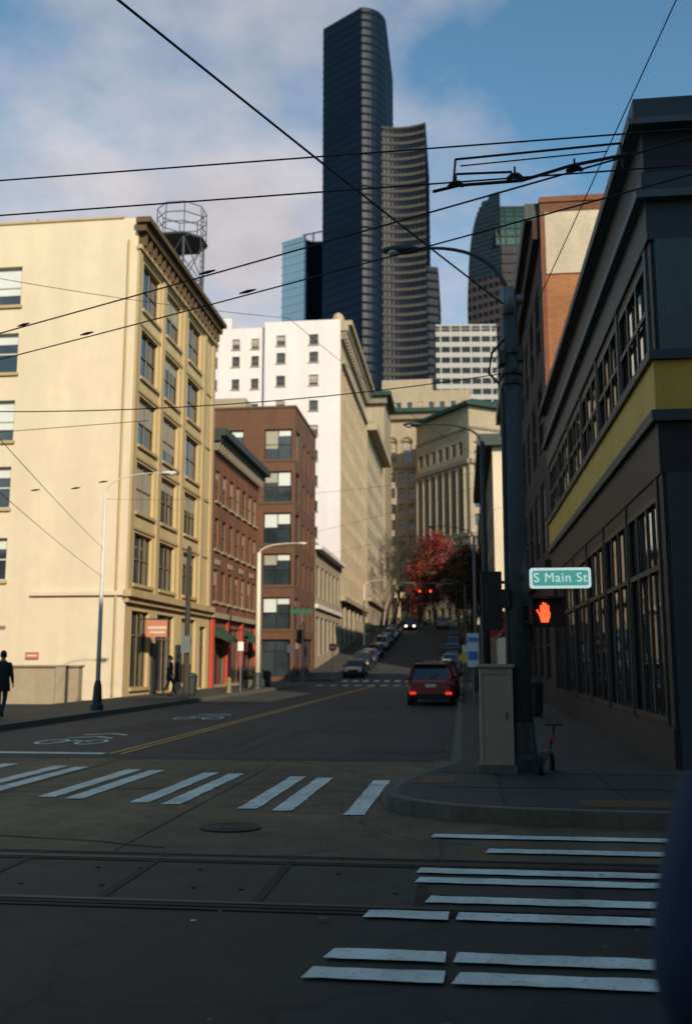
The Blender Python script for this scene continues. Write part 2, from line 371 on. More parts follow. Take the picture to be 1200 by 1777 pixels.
o=Obj('sidewalk'); o.p('paving',walkm).prism([(-60,-60),(-10.8,-60),(-10.8,1.6),(-12,2.9),(-60,2.9)],-.02,.15); o.done()

# ---------------- buildings ----------------
o=Obj('cream_stucco_building')
rz=[5.1,8.35,11.45,14.65,17.9]
ww=[]
for cx in (-21.2,-27,-33): ww+=grid([cx],2.3,[r+.1 for r in rz],1.9)
fr_f(o,-40,-14.5,40,-.5,22,ww,cream,fm=frame_w,sill=creamtrim,blind=.8,bm=blindw)
sw=grid([42.15,45.75,49.7],2.5,rz,2.3)
sw+=[(40.9,.5,43.3,3.9),(44.5,.2,47.2,3.9),(48.5,.5,51.2,3.9),(52,.2,53.3,3.6)]
ostuc=mat('ochre_stucco',(.54,.405,.205),.9,.1,.3,.15,streak=.22)
rt_f(o,-14.5,40,54,-.5,22,sw,ostuc,fm=frame_t,sill=creamtrim,vm=1,fw=.055,blind=.3,depth=.22,wall='street_wall')
shell(o,-40,-14.5,40,54,-.5,22,cream,'SE')
fp=lambda *a:lbox(o.p('trim',creamtrim),(-14.5,40,0),(0,1,0),*a)
for y in (40,43.65,47.4,51.4,53.3): fp(y-40,4.76,.0,y-40+.45,20.4,.12)
for z in rz: fp(.46,z+2.42,.0,13.2,z+2.55,.06)
fp(-.25,4.45,.003,14,4.75,.35); fp(-.1,4.2,.002,14,4.447,.18)
lbox(o.p('belt_ledge',cream),(-18.8,40,0),(1,0,0),0,4.5,0,4.28,4.68,.16)
C=(-14.5,40,0)
lbox(o.p('cornice',browntrim),C,(0,1,0),-.4,21.6,.002,14,21.85,.7); lbox(o.p('cornice',browntrim),C,(0,1,0),-.25,21.25,.003,14,21.597,.45)
lbox(o.p('cornice_base',creamtrim),C,(0,1,0),-.1,20.45,.004,14,20.65,.22)
for k in range(20): lbox(o.p('cornice_brackets',browntrim),C,(0,1,0),.1+k*.7,20.66,.0,.32+k*.7,21.247,.36)
o.p('coping',creamtrim).box(-40,39.93,22,-15.2,40.25,22.10)
o.p('rooftop_parapet',cream).box(-27,46,21.4,-22,50,23)
o.p('vent_pipe',metalg).cyl((-20.4,42,21.5),(-20.4,42,23.2),.06); o.p('vent_pipe',metalg).tube([(-20.7,42,22.7),(-20.4,42,23.2),(-20.2,42,22.6)],.03,5)
for (a,b) in ((43.5,44.3),(47.3,48.4)): o.p('doors',mat('dark_green_door',(.03,.035,.03),.6)).box(-14.46,a+.1,.15,-14.38,b-.1,2.5)
o.p('wall_vent',stoned).box(-20.6,39.96,3.05,-19.9,39.995,3.2)
o.p('wall_sign',mat('red_sign_paint',(.45,.12,.10),.6)).box(-18.9,39.93,1.75,-18.3,39.985,2.05); o.p('wall_sign_stripe',mat('sign_cream',(.6,.5,.38),.6)).box(-18.84,39.92,1.86,-18.36,39.929,1.94)
o.p('downpipe',creamtrim).cyl((-14.9,39.92,.2),(-14.9,39.92,20.9),.05)
o.done()
o=Obj('blade_sign'); o.p('bracket',metald).cyl((-14.5,42,3.55),(-13.0,42,3.55),.03)
o.p('panel',mat('sign_red_cream',(.50,.19,.12),.6,.1)).box(-14.2,41.97,2.75,-13.1,42.03,3.5)
o.p('face',M['sign_cream']).box(-14.08,41.955,3.1,-13.22,41.968,3.22); o.p('face',M['sign_cream']).box(-14.0,41.955,2.9,-13.3,41.968,3.0); o.done()
o=Obj('low_wall'); wm=mat('low_wall_render',(.36,.29,.19),.9,.15,.5,streak=.25); o.p('wall',wm).box(-30,36.2,0,-14.9,36.6,1.42); o.p('coping',stoned).box(-30.05,36.12,1.42,-14.85,36.68,1.50)
for k in range(5): o.p('piers',wm).box(-29+3.3*k,36.1,0,-28.6+3.3*k,36.199,1.415)
o.done()
o=Obj('rooftop_platform'); st=mat('weathered_steel',(.05,.055,.055),.7,.3,2); c=(-16.05,51.6); r=1.45
P8=lambda z,rr=r:[(c[0]+rr*math.cos(k*math.pi/4+.39),c[1]+rr*math.sin(k*math.pi/4+.39),z) for k in range(9)]
q=o.p('frame',st)
for z in (26.9,27.5,28.1): q.tube(P8(z),.03,6)
for k in range(8): q.cyl(P8(26.2)[k],P8(28.1)[k],.03)
for k in (0,2,4,6):
    a=P8(26.2,1.3)[k]; b=P8(21.4,1.3)[k]; q.cyl(b,a,.07)
    for z0,z1 in ((21.5,23.8),(23.8,26.1)):
        q.cyl(P8(z0,1.3)[k],P8(z1,1.3)[(k+2)%8],.03); q.cyl(P8(z1,1.3)[k],P8(z0,1.3)[(k+2)%8],.03)
    q.cyl(P8(23.8,1.3)[k],P8(23.8,1.3)[(k+2)%8],.04)
for k in range(9):
    yy=c[1]-1.3+k*.32; w=math.sqrt(max(0,r*r-(yy-c[1])**2)); o.p('deck_slats',st).box(c[0]-w,yy,26.05,c[0]+w,yy+.17,26.2)
q.tube(P8(26.15,1.5),.08,6)
for z in [21.6+.35*i for i in range(18)]: o.p('ladder',st).cyl((c[0]+1.35,c[1]-.6,z),(c[0]+1.35,c[1]-.2,z),.02,n=5)
for yy in (-.6,-.2): o.p('ladder',st).cyl((c[0]+1.35,c[1]+yy,21.5),(c[0]+1.35,c[1]+yy,28),.025,n=5)
o.done()
o=Obj('red_brick_building')
yb=[55.3,57.1,58.9,60.7,62.5,64.3,65.9]
w=grid(yb,1.0,[5.2,8.3,11.2],1.9)+[(54.8,.3,57.6,3.7),(58.3,.3,61.4,3.7),(62.1,.3,65.6,3.7)]
rt_f(o,-14.5,54,67,-.5,15.4,w,redb,fm=frame_t,sill=stone,blind=.6,depth=.16,fw=.05)
shell(o,-34,-14.5,54,67,-.5,15.4,redb,'E')
C=(-14.5,54,0)
lbox(o.p('cornice',darktrim),C,(0,1,0),0,15.0,.002,13.3,15.45,.8); lbox(o.p('cornice',darktrim),C,(0,1,0),0,14.7,.003,13.2,14.997,.45)
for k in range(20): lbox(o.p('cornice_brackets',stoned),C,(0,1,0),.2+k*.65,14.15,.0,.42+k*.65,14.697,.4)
lbox(o.p('belt',stone),C,(0,1,0),0,4.2,.002,13,4.5,.3)
for y in (54.2,57.9,61.6,66): lbox(o.p('red_columns',mat('red_column_paint',(.42,.06,.03),.6)),C,(0,1,0),y-54,.15,.0,y-54+.4,4.19,.2)
for k in range(4): lbox(o.p('ornament',stone),C,(0,1,0),1+k*3.1,7.4,.0,2.1+k*3.1,7.7,.06)
for k in (0,2): o.p('awning',mat('green_awning',(.02,.05,.03),.8)).hexa([(-14.5,55+k*3.7,3.2),(-13.6,55+k*3.7,2.8),(-13.6,57.4+k*3.7,2.8),(-14.5,57.4+k*3.7,3.2),(-14.5,55+k*3.7,3.7),(-13.6,55+k*3.7,2.95),(-13.6,57.4+k*3.7,2.95),(-14.5,57.4+k*3.7,3.7)])
o.done()
o=Obj('brown_brick_apartment_building')
rc=[4.5,8.35,12.0,15.75,19.6]
w=grid([-16.05],2.5,rc,2.75)+grid([-20.4],2.4,rc,2.75)+grid([-24.5,-29],2.4,rc,2.75)+[(-17.3,.4,-14.8,3.6)]
fr_f(o,-34,-14.5,82,-.5,24.3,w,brnb,fm=frame_d,vm=1,hm=1,blind=0,depth=.3)
for (a,z) in [(-17.3,z) for z in rc]+[(-21.6,z) for z in rc]:
    for s in (0,1):
        t=random.choice((.5,.9,1.2,1.65))
        o.p('blinds',blindw if random.random()<.7 else blindm).box(a+.09+s*1.2,82.256,z+2.66-t,a+1.2+s*1.2,82.270,z+2.66)
w=grid([83.6],1.8,rc,2.75)+grid([87,89.6,92.2],1.1,rc,2.3)+[(83,.4,86,3.6),(87.5,1.2,92.5,3.8)]
rt_f(o,-14.5,82,94,-.5,24.3,w,brnb,fm=frame_d,hm=0,blind=.3)
shell(o,-34,-14.5,82,94,-.5,24.3,brnb,'SE')
o.p('coping',browntrim).box(-34.1,81.9,24.3,-14.4,94.1,24.5)
for z in rc: o.p('floor_bands',browntrim).box(-34,81.94,z-.25,-14.45,81.998,z-.08)
o.p('penthouse',stone).box(-28,86,24.5,-20,92,26.5)
o.done()
o=Obj('low_terracotta_building')
w=[(95+k*3.1,2.2+.25*k,97.2+k*3.1,6.2) for k in range(6)]+[(95.2+k*3.1,8.2,97+k*3.1,11.4) for k in range(6)]
rt_f(o,-14.5,94.05,114,-.5,13.7,w,stone,blind=.3); shell(o,-30,-14.5,94.05,114,-.5,13.7,stone,'E')
lbox(o.p('cornice',whitest),(-14.5,94.1,0),(0,1,0),0,12.9,.002,19.9,13.3,.7); lbox(o.p('cornice',whitest),(-14.5,94.1,0),(0,1,0),0,7.0,.002,19.9,7.4,.3)
o.done()
o=Obj('white_terracotta_office_building')
rows=[7.1+3.2*k for k in range(9)]+[36.0,39.0,41.3]
fr_f(o,-24.2,-14.5,114,0,44.5,grid([-22.1,-17.9],1.15,rows,1.35),whitest,fm=frame_t,blind=.4,depth=.2,sill=stone)
fr_f(o,-50,-24.2,114.8,0,44.1,grid([-25.6,-28.1,-31,-34],1.0,rows,1.35),whitest,fm=frame_t,blind=.4,depth=.2,sill=stone)
o.p('walls',whitest).quad((-24.2,114,0),(-24.2,114.8,0),(-24.2,114.8,44.5),(-24.2,114,44.5))
ys=[115.6+2.05*k for k in range(15)]
cter=mat('cream_terracotta',(.43,.345,.23),.85,.12,.3,.2,streak=.25)
rt_f(o,-14.5,114,145,0,44.5,grid(ys,1.25,[10.2+3.2*k for k in range(9)],2.1)+[(115+5*k,3.8 if k<3 else 7.5,118.6+5*k,8.6) for k in range(6)],cter,blind=.2,depth=.25,wall='street_wall')
shell(o,-50,-14.5,114.8,145,0,44.1,whitest,'SE')
C=(-14.5,114,0); cm=mat('cream_cornice',(.38,.30,.20),.85,.25,.4,streak=.2)
lbox(o.p('cornice',cm),C,(0,1,0),0,43.7,.002,31.2,44.3,1.5); lbox(o.p('cornice',cm),C,(0,1,0),0,43.0,.003,31.1,43.697,1.0); lbox(o.p('cornice',cm),C,(0,1,0),0,38.6,.002,31,39.0,.5)
lbox(o.p('cornice',cm),C,(0,1,0),0,9.0,.002,31,9.6,.6)
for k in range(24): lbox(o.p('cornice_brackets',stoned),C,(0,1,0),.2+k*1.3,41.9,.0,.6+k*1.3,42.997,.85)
for k in range(16): lbox(o.p('pilasters',cm),C,(0,1,0),.1+k*2.05,9.62,.0,.45+k*2.05,38.58,.15)
o.p('attic_ornament',cm).ell((-14.9,115,44.6),.8,.8,1.1)
o.p('penthouse',whitest).box(-44,120,44,-30,135,47.5)
o.done()
o=Obj('ornate_stone_building')
w=grid([147.5+2.4*k for k in range(12)],1.3,[12+3.6*k for k in range(7)],2.2)
rt_f(o,-14.3,146,176,5,39,w,stone,blind=.3,depth=.3); shell(o,-40,-14.3,146,176,5,39,stone,'E')
lbox(o.p('cornice',cm),(-14.3,146,0),(0,1,0),0,38,.002,30,39.2,1.6); lbox(o.p('cornice',cm),(-14.3,146,0),(0,1,0),0,11,.002,30,11.5,.6)
o.done()
o=Obj('courthouse')
rowsE=[14+4.0*k for k in range(11)]
fr_f(o,-42,-16.8,212,6,62,grid([-40+2.9*k for k in range(8)],1.5,rowsE,2.3),stone,blind=.35,depth=.5,sill=stone)
shell(o,-42,-16.8,212,250,6,62,stone,'S')
cr=grid([-19+2.4*k for k in range(7)],1.45,rowsE[:9],2.5)
cr+=[(-17.6+3.8*k,51,-15.4+3.8*k,56.5) for k in range(3)]
fr_f(o,-20,0,233,6,63.5,cr,stone,blind=.3,depth=.6,hm=1,vm=1)
shell(o,-20,0,233,250,6,63.5,stone,'S')
for k in range(3):
    x=-16.5+3.8*k; o.p('arches',stoned).tube([(x+1.25*math.cos(a),232.85,56.2+1.25*math.sin(a)) for a in [math.pi*i/8 for i in range(9)]],.3,6)
for z in (49.2,25.5): o.p('belts',stoned).box(-19.9,232.6,z,-.1,232.99,z+.6)
for bx in ((-42,-16.3,211,.0,62.0),(-20,1,232,.0,63.5)):
    o.p('copper_cornice',copper).box(bx[0]-1,bx[2]-1.2,bx[4],bx[1]+1.2,bx[2]+16,bx[4]+1.0)
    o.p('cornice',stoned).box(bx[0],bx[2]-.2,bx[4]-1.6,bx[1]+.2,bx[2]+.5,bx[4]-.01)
U1=Vector((.56,-.83,0)).normalized(); U2=Vector((.83,.56,0)).normalized(); C0=Vector((2.3,205,6))
L1=22;L2=24;HE=51.5
w1=[(1+2.8*k,5+4*j,2.5+2.8*k,7.6+4*j) for k in range(7) for j in (0,1,2,3)]+[(1+2.8*k,24,3.0+2.8*k,38) for k in range(7)]+[(1+2.8*k,41,2.5+2.8*k,44) for k in range(7)]
facade(o,C0-U1*L1,U1,L1,HE,w1,stone,depth=.8,hm=3,blind=.1)
w2=[(1.2+2.9*k,5+4*j,2.8+2.9*k,7.6+4*j) for k in range(8) for j in range(10)]
facade(o,C0,U2,L2,HE,w2,stone,depth=.5,blind=.4)
N1=Vector((U1.y,-U1.x,0)); N2=Vector((U2.y,-U2.x,0))
for k in range(8): 
    b=C0-U1*L1+U1*(.5+2.8*k)+N1*.1; o.p('columns',stone).cyl(b+Z*23.5,b+Z*38.5,.42,.36,12)
for v0,v1,pj in ((22.6,23.4,.5),(38.6,39.6,.6),(11.5,12,.3),(46.5,47,.3)):
    lbox(o.p('belts',stoned),C0-U1*L1,U1,0,v0,.002,L1,v1,pj); lbox(o.p('belts',stoned),C0,U2,0,v0,.002,L2,v1,pj)
a=C0-U1*(L1)+N1*1.4; b=C0+N1*1.4+N2*1.4; c_=C0+U2*(L2)+N2*1.4; d=C0-U1*L1+U2*L2
vs=[a,b,c_,d]; z0=HE+6; z1=HE+6.8; o.p('copper_roof',copper).prism([(v.x,v.y) for v in vs],z0,z1)
i0=C0+(d-C0)*.5; q=o.p('copper_roof',copper); tp=[v.lerp(i0,.35) for v in vs]
for k in range(4):
    A,B=vs[k],vs[(k+1)%4];A2,B2=tp[k],tp[(k+1)%4]
    q.quad((A.x,A.y,z1),(B.x,B.y,z1),(B2.x,B2.y,z1+2.0),(A2.x,A2.y,z1+2.0))
q.quad(*[(v.x,v.y,z1+2.0) for v in tp])
q=o.p('walls',stone); e1=C0-U1*L1;e2=C0+U2*L2
q.quad((e1.x,e1.y,6),(d.x,d.y,6),(d.x,d.y,57.5),(e1.x,e1.y,57.5)); q.quad((e2.x,e2.y,6),(d.x,d.y,6),(d.x,d.y,57.5),(e2.x,e2.y,57.5))
for k in range(5): o.p('portico',stone).cyl((-15+2.6*k,230,9),(-15+2.6*k,230,17),.45,.4)
o.p('portico',stone).box(-16,229,17,-3.8,232.5,18.4)
o.done()
o=Obj('stepped_stone_building'); 
fr_f(o,-34,4,290,20,86,grid([-32+3.4*k for k in range(11)],1.5,[60+4*k for k in range(6)],2.4),stone,blind=.4); shell(o,-34,4,290,310,20,86,stone,'S')
o.p('upper_block',stone).box(-24,294,85.6,-8,308,91); o.done()

# towers
def ring(o,pts,z0,z1,fh,bh,gm,bm,off,base='glass_walls',mull=0,mm=None):
    pts=[Vector((p[0],p[1],0)) for p in pts]; n=len(pts)
    g=o.p(base,gm); nor=[]
    for i in range(n):
        a=pts[max(i-1,0)] ;b=pts[min(i+1,n-1)]; d=(b-a).normalized(); nor.append(Vector((d.y,-d.x,0)))
    for i in range(n-1):
        g.quad((pts[i].x,pts[i].y,z0),(pts[i+1].x,pts[i+1].y,z0),(pts[i+1].x,pts[i+1].y,z1),(pts[i].x,pts[i].y,z1))
    q=o.p('spandrels_'+bm.name,bm); z=z0
    po=[pts[i]+nor[i]*off for i in range(n)]
    while z<z1:
        for i in range(n-1):
            A,B,a,b=po[i],po[i+1],pts[i],pts[i+1]; t=min(z+bh,z1)
            q.quad((A.x,A.y,z),(B.x,B.y,z),(B.x,B.y,t),(A.x,A.y,t)); q.quad((A.x,A.y,t),(B.x,B.y,t),(b.x,b.y,t),(a.x,a.y,t)); q.quad((a.x,a.y,z),(b.x,b.y,z),(B.x,B.y,z),(A.x,A.y,z))
        z+=fh
    if mull:
        q=o.p('mullions',mm or bm)
        for i in range(n-1):
            L=(pts[i+1]-pts[i]).length; k=max(1,int(L/mull)); d=(pts[i+1]-pts[i]).normalized()
            for j in range(k):
                c=pts[i]+d*(L*(j+.5)/k); lbox(q,c,d,-.25,z0,0,.25,z1,off*.8)
navyb=mat('navy_spandrel',(.0055,.0115,.022),.9,.1,.05,0,ior=1.15)
greyb=mat('granite_spandrel',(.066,.062,.056),.9,.2,.05,0,ior=1.15)
darkm=mat('dark_mullion',(.016,.019,.023),.9,.1,.05,0,ior=1.15)
o=Obj('skyscraper')
def arc(a,b,bulge,n=10):
    a=Vector(a);b=Vector(b);d=b-a;nn=Vector((d.y,-d.x)).normalized(); return [tuple(a+d*t+nn*bulge*4*t*(1-t)) for t in [i/n for i in range(n+1)]]
front=[(-58.8,398),(-39.5,385)]
side=arc((-39.5,385),(-29.5,396),2.6,8)
ring(o,[(-58.8,440)]+front,20,293,3.8,1.1,gltower,navyb,.1)
ring(o,side+[(-29.5,440)],20,293,3.8,1.1,gltower,navyb,.1)
o.p('tower_roof',darktrim).prism([(-58.8,440),(-58.8,398)]+side+[(-29.5,440)],289,291)
cc=arc((-39.4,385.3),(-12,390),-4.5,14)
ring(o,cc,20,237.5,3.8,1.35,gltower,greyb,.45,base='concave_glass',mull=2.0,mm=darkm)
ring(o,[(-12,390),(-12,440)],20,237.5,3.8,1.1,gltower,navyb,.2)
o.p('tower_roof',darktrim).prism(cc+[(-12,440),(-39,440)],235,236.5)
ring(o,[(-12,392),(-7.4,394),(-7.4,440)],20,171.5,3.8,1.1,gltower,navyb,.2)
o.p('tower_roof',darktrim).prism([(-12,392),(-7.4,394),(-7.4,440),(-12,440)],169,170.5)
q=o.p('roof_equipment',darktrim)
q.box(-52,410,291,-36,425,299); q.box(-48,405,291,-40,412,297)
for k in range(9): q.cyl((-50+k*2.1,404+random.random()*8,291),(-50+k*2.1,404,random.uniform(296,303)),.18)
q.tube([(-44,400,299),(-38,400,301),(-31,402,299)],.2)
o.done()
o=Obj('glass_office_tower')
ring(o,[(-82,424),(-69.5,418)],20,201,4,.35,glblue,mat('blue_spandrel',(.12,.21,.31),.8,.05,.05,0),.1,base='blue_glass')
ring(o,[(-69.5,418),(-60,428),(-60,450)],20,199,3.9,1.0,gltower,navyb,.2)
ring(o,[(-82,450),(-82,424)],20,201,4,.5,gltower,navyb,.2)
o.p('tower_roof',darktrim).prism([(-82,450),(-82,424),(-69.5,418),(-60,428),(-60,450)],198,198.6)
o.p('roof_equipment',darktrim).box(-68,425,198.6,-62,430,201); o.p('roof_equipment',darktrim).tube([(-72,424,204),(-62,424,205.5)],.35); o.p('roof_equipment',darktrim).cyl((-67,424,198),(-67,424,204.5),.4)
o.done()
o=Obj('banded_office_building'); wb=mat('white_spandrel',(.33,.32,.30),.7,.08,.05,0)
ring(o,[(-7.5,330),(14,332),(14,350)],20,122,3.9,1.8,gltower,wb,.4,mull=3.2,mm=wb); ring(o,[(-7.5,350),(-7.5,330)],20,122,3.9,1.8,gltower,wb,.4)
o.p('tower_roof',wb).prism([(-7.5,330),(14,332),(14,350),(-7.5,350)],120,121); o.done()
o=Obj('arched_skyscraper'); pk=mat('pink_granite',(.050,.042,.042),.85,.15,.05,0,ior=1.2)
crownm=mat('crown_glass',(.014,.026,.036),.6,.15,.05,0,ior=1.25)
ring(o,[(5.6,410),(5.6,384),(19,376),(38,378),(38,410)],20,160,3.9,1.9,gltower,pk,.45,mull=2.4,mm=pk)
n=18
for k in range(n):
    z0=160+k*2.0; t=(k+1)/n; ins=9.0*(1-math.sqrt(max(0,1-t*t)))
    x0=5.6+ins
    ring(o,[(x0,408),(x0,384-(x0-5.6)*.55),(19,376)],z0,z0+2.0,4.0,1.1,crownm,crownm,.2)
    o.p('crown_steps',crownm).prism([(x0,408),(x0,384-(x0-5.6)*.55),(19,376),(19,408)],z0+1.8,z0+2.0)
vs=[];seg=10
for i in range(seg+1):
    a=math.pi/2*i/seg; vs.append((376+20*(1-math.cos(a)), 172+25*math.sin(a)))
q=o.p('green_glass_vault',glgreen)
for (ya,za),(yb_,zb) in zip(vs,vs[1:]): q.quad((17,ya,za),(38,ya+2,za),(38,yb_+2,zb),(17,yb_,zb))
for (ya,za) in vs: o.p('vault_ribs',pk).cyl((16.8,ya-.2,za+.1),(38.2,ya+1.8,za+.1),.22)
for k in range(6): 
    x=17+k*4.2; o.p('vault_ribs',pk).tube([(x,ya-.2+(k*.4),za+.1) for ya,za in vs],.25,6)
ring(o,[(19,376),(38,378)],160,172,4,1.9,gltower,pk,.45)
o.p('crown_back',pk).quad((15,396,160),(38,398,160),(38,398,197),(15,396,197))
o.done()

# right foreground building
o=Obj('slate_commercial_building')
X=2.9; Y0=13.9; Y1=31
w=[]; bays=6; bw=(Y1-Y0-.7)/bays
for k in range(bays):
    a=Y0+.45+k*bw; w.append((a,.75,a+bw-.16,4.05)); w.append((a,6.15,a+bw-.22,7.7))
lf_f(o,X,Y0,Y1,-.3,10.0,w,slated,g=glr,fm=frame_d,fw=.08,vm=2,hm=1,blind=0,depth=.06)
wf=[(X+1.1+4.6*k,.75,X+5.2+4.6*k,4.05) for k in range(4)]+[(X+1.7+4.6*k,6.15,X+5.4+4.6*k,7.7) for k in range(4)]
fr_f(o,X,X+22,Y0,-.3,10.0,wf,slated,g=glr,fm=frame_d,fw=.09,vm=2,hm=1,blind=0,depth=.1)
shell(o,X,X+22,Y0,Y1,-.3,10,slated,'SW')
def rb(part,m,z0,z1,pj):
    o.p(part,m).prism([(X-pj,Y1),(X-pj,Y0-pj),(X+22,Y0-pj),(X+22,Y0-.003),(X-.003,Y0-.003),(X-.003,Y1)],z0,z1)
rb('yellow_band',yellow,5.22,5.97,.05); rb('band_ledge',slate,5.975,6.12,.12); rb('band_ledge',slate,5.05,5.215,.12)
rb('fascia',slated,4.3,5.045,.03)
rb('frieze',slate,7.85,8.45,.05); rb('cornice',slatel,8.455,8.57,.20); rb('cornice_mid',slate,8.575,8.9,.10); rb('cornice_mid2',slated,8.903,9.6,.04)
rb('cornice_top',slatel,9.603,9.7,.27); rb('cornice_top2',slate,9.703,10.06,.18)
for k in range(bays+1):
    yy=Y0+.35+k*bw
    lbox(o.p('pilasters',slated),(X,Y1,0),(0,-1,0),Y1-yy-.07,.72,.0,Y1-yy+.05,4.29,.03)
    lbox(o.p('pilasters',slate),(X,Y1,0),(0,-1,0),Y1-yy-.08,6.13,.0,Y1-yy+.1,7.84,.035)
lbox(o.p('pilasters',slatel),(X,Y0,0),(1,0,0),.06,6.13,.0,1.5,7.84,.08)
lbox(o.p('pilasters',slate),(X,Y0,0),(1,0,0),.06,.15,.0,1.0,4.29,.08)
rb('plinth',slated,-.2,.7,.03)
o.done()
o=Obj('orange_brick_building')
H2=17.1
fr_f(o,X,X+26,31.05,-.3,H2,[],orgb)
w=grid([33.4+2.9*k for k in range(9)],1.6,[1.0,5.4,8.9,12.4],2.4)
lf_f(o,X,31.05,60,-.3,H2,w,darkb,fm=frame_d,blind=.3,wall='street_wall',depth=.12)
shell(o,X,X+26,31.05,60,-.3,H2,orgb,'SW')
o.p('painted_panel',mat('white_wall_paint',(.52,.44,.33),.9,.2,.8,streak=.4)).box(X+.15,31.0,14.55,X+9,31.045,16.75)
o.p('parapet_band',brnb).box(X-.01,31.0,16.76,X+26,31.046,17.08)
o.p('coping',redb).box(X-.02,30.95,H2,X+26,31.4,H2+.2)
for z in (11,7.4): o.p('floor_bands',redb).box(X+.02,31.01,z,X+26,31.045,z+.22)
o.p('quoin_strip',redb).box(X-.005,31.02,-.2,X+.14,31.046,16.75)
lbox(o.p('cornice',darktrim),(X,60,0),(0,-1,0),0,16.6,.002,28.8,17.2,.5); lbox(o.p('cornice',darkb),(X,60,0),(0,-1,0),0,15.9,.003,28.8,16.597,.25)
lbox(o.p('cornice',darkb),(X,60,0),(0,-1,0),0,4.4,.003,28.8,4.9,.2)
o.p('conduit',slated).cyl((X+1.6,30.97,9),(X+1.6,30.97,14.5),.03)
o.p('shed',slated).box(X+4,35,16.6,X+9,41,19.0)
o.done()
o=Obj('cream_brick_building')
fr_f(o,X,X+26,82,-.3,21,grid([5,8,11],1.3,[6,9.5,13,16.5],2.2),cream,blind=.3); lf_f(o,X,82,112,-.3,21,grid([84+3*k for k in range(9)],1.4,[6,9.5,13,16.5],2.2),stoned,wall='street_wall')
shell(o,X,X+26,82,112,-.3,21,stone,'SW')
lbox(o.p('cornice',darktrim),(X,112,0),(0,-1,0),0,20.2,.002,30.8,21.2,1.3); lbox(o.p('cornice',darktrim),(X,82,0),(1,0,0),0,20.2,.002,26,21.2,.8); o.done()
o=Obj('brick_warehouse')
lf_f(o,X,112.1,160,0,24,grid([114+3.2*k for k in range(14)],1.6,[9,13,17],2.4),darkb); shell(o,X,X+26,112.1,160,0,24,darkb,'W'); o.done()
o=Obj('brick_shadow_caster')  # unseen block behind the camera, added to cast shadow over the street
w=grid([11+3*k for k in range(16)],1.6,[4.8+3.6*k for k in range(5)],2.2)
facade(o,(60,-3,-.3),(-1,0,0),51,23,[(60-c,b,60-a,d) for a,b,c,d in w],redb,blind=.3); shell(o,9,60,-40,-3,-.3,22.7,redb,'N'); 
o.p('cornice',stone).box(8.6,-2.997,21.8,60,-2.5,22.4); o.done()
o=Obj('low_brick_shadow_caster')  # unseen lower step of the shadow caster, so sun reaches the low wall
w=grid([4.6,7.2],1.4,[4.8+3.6*k for k in range(4)],2.2)
facade(o,(8.99,-3,-.3),(-1,0,0),5.99,20.9,[(8.99-c,b,8.99-a,d) for a,b,c,d in w],orgb,blind=.3); shell(o,3,8.99,-40,-3,-.3,20.6,orgb,'N'); 
o.p('cornice',stone).box(2.7,-2.997,19.6,8.5,-2.6,20.2); o.done()
o=Obj('brick_hotel_building')
w=grid([-17-3*k for k in range(12)],1.6,[4.8,8.4],2.2)
facade(o,(-14.5,-3,-.3),(-1,0,0),45,12,[(-14.5-c,b,-14.5-a,d) for a,b,c,d in w],orgb,blind=.3); shell(o,-59.5,-14.5,-40,-3,-.3,11.7,orgb,'N'); o.done()

# ---------------- trees ----------------
def leafm(name,cols):
    m,nt,b=nmat(name); n=noise(nt,objco(nt),.55,4)
    r=nt.nodes.new('ShaderNodeValToRGB'); nt.links.new(n,r.inputs[0]); e=r.color_ramp.elements
    e[0].position=.32; e[0].color=(*cols[0],1); e[1].position=.68; e[1].color=(*cols[-1],1)
    for i,c in enumerate(cols[1:-1]): x=e.new(.32+.36*(i+1)/(len(cols)-1)); x.color=(*c,1)
    nt.links.new(r.outputs[0],b.inputs['Base Color']); b.inputs['Roughness'].default_value=.7; return m
bark=mat('bark',(.038,.030,.022),.95,.3,2)
def tree(name,x,y,H,R,lm,nl=5000,ls=.28,bare=False,seed=1):
    rnd=random.Random(seed); o=Obj(name)
    bp=o.p('trunk_and_limbs',bark); z0=h(y)
    def br(p,d,L,r,dep):
        pts=[p];rs=[r]
        for i in range(3):
            d=(d+Vector((rnd.uniform(-.15,.15),rnd.uniform(-.15,.15),rnd.uniform(-.02,.14)))).normalized(); p=p+d*L/3; pts.append(p); rs.append(r*(1-.15*(i+1)))
        bp.tube(pts,rs,6 if dep<2 else 4)
        if dep>=(5 if bare else 3): return
        for k in range((3 if dep<4 else 2) if dep else 5):
            a=rnd.uniform(0,6.28); sp=rnd.uniform(.3,.7); x_,y_=fr(d)
            br(p,(d+(x_*math.cos(a)+y_*math.sin(a))*sp).normalized(),L*rnd.uniform(.66,.84),max(rs[-1]*.66,.022),dep+1)
    br(Vector((x,y,z0-.1)),Vector((0,0,1)),H*.25,H*.018,0)
    if not bare:
        q=o.p('foliage',lm); cl=[]
        for i in range(75):
            while True:
                v=Vector((rnd.uniform(-1,1),rnd.uniform(-1,1),rnd.uniform(-1,1)))
                if v.length<1: break
            w=1.0 if v.z<.1 else 1-.45*v.z
            cl.append((Vector((x+v.x*R*w,y+v.y*R*w,z0+H*.58+v.z*H*.38)),rnd.uniform(.35,.95)))
        for i in range(nl):
            t,s0=rnd.choice(cl); c=t+Vector((rnd.gauss(0,s0),rnd.gauss(0,s0),rnd.gauss(0,s0*.7)))
            a=Vector((rnd.uniform(-1,1),rnd.uniform(-1,1),rnd.uniform(-1,1))).normalized(); u,v=fr(a); s=ls*rnd.uniform(.6,1.3)
            q.quad(c-u*s,c-v*s*.6,c+u*s,c+v*s*.6)
    o.done()
red=leafm('red_foliage',[(.03,.006,.005),(.11,.012,.009),(.22,.028,.012),(.27,.075,.025)])
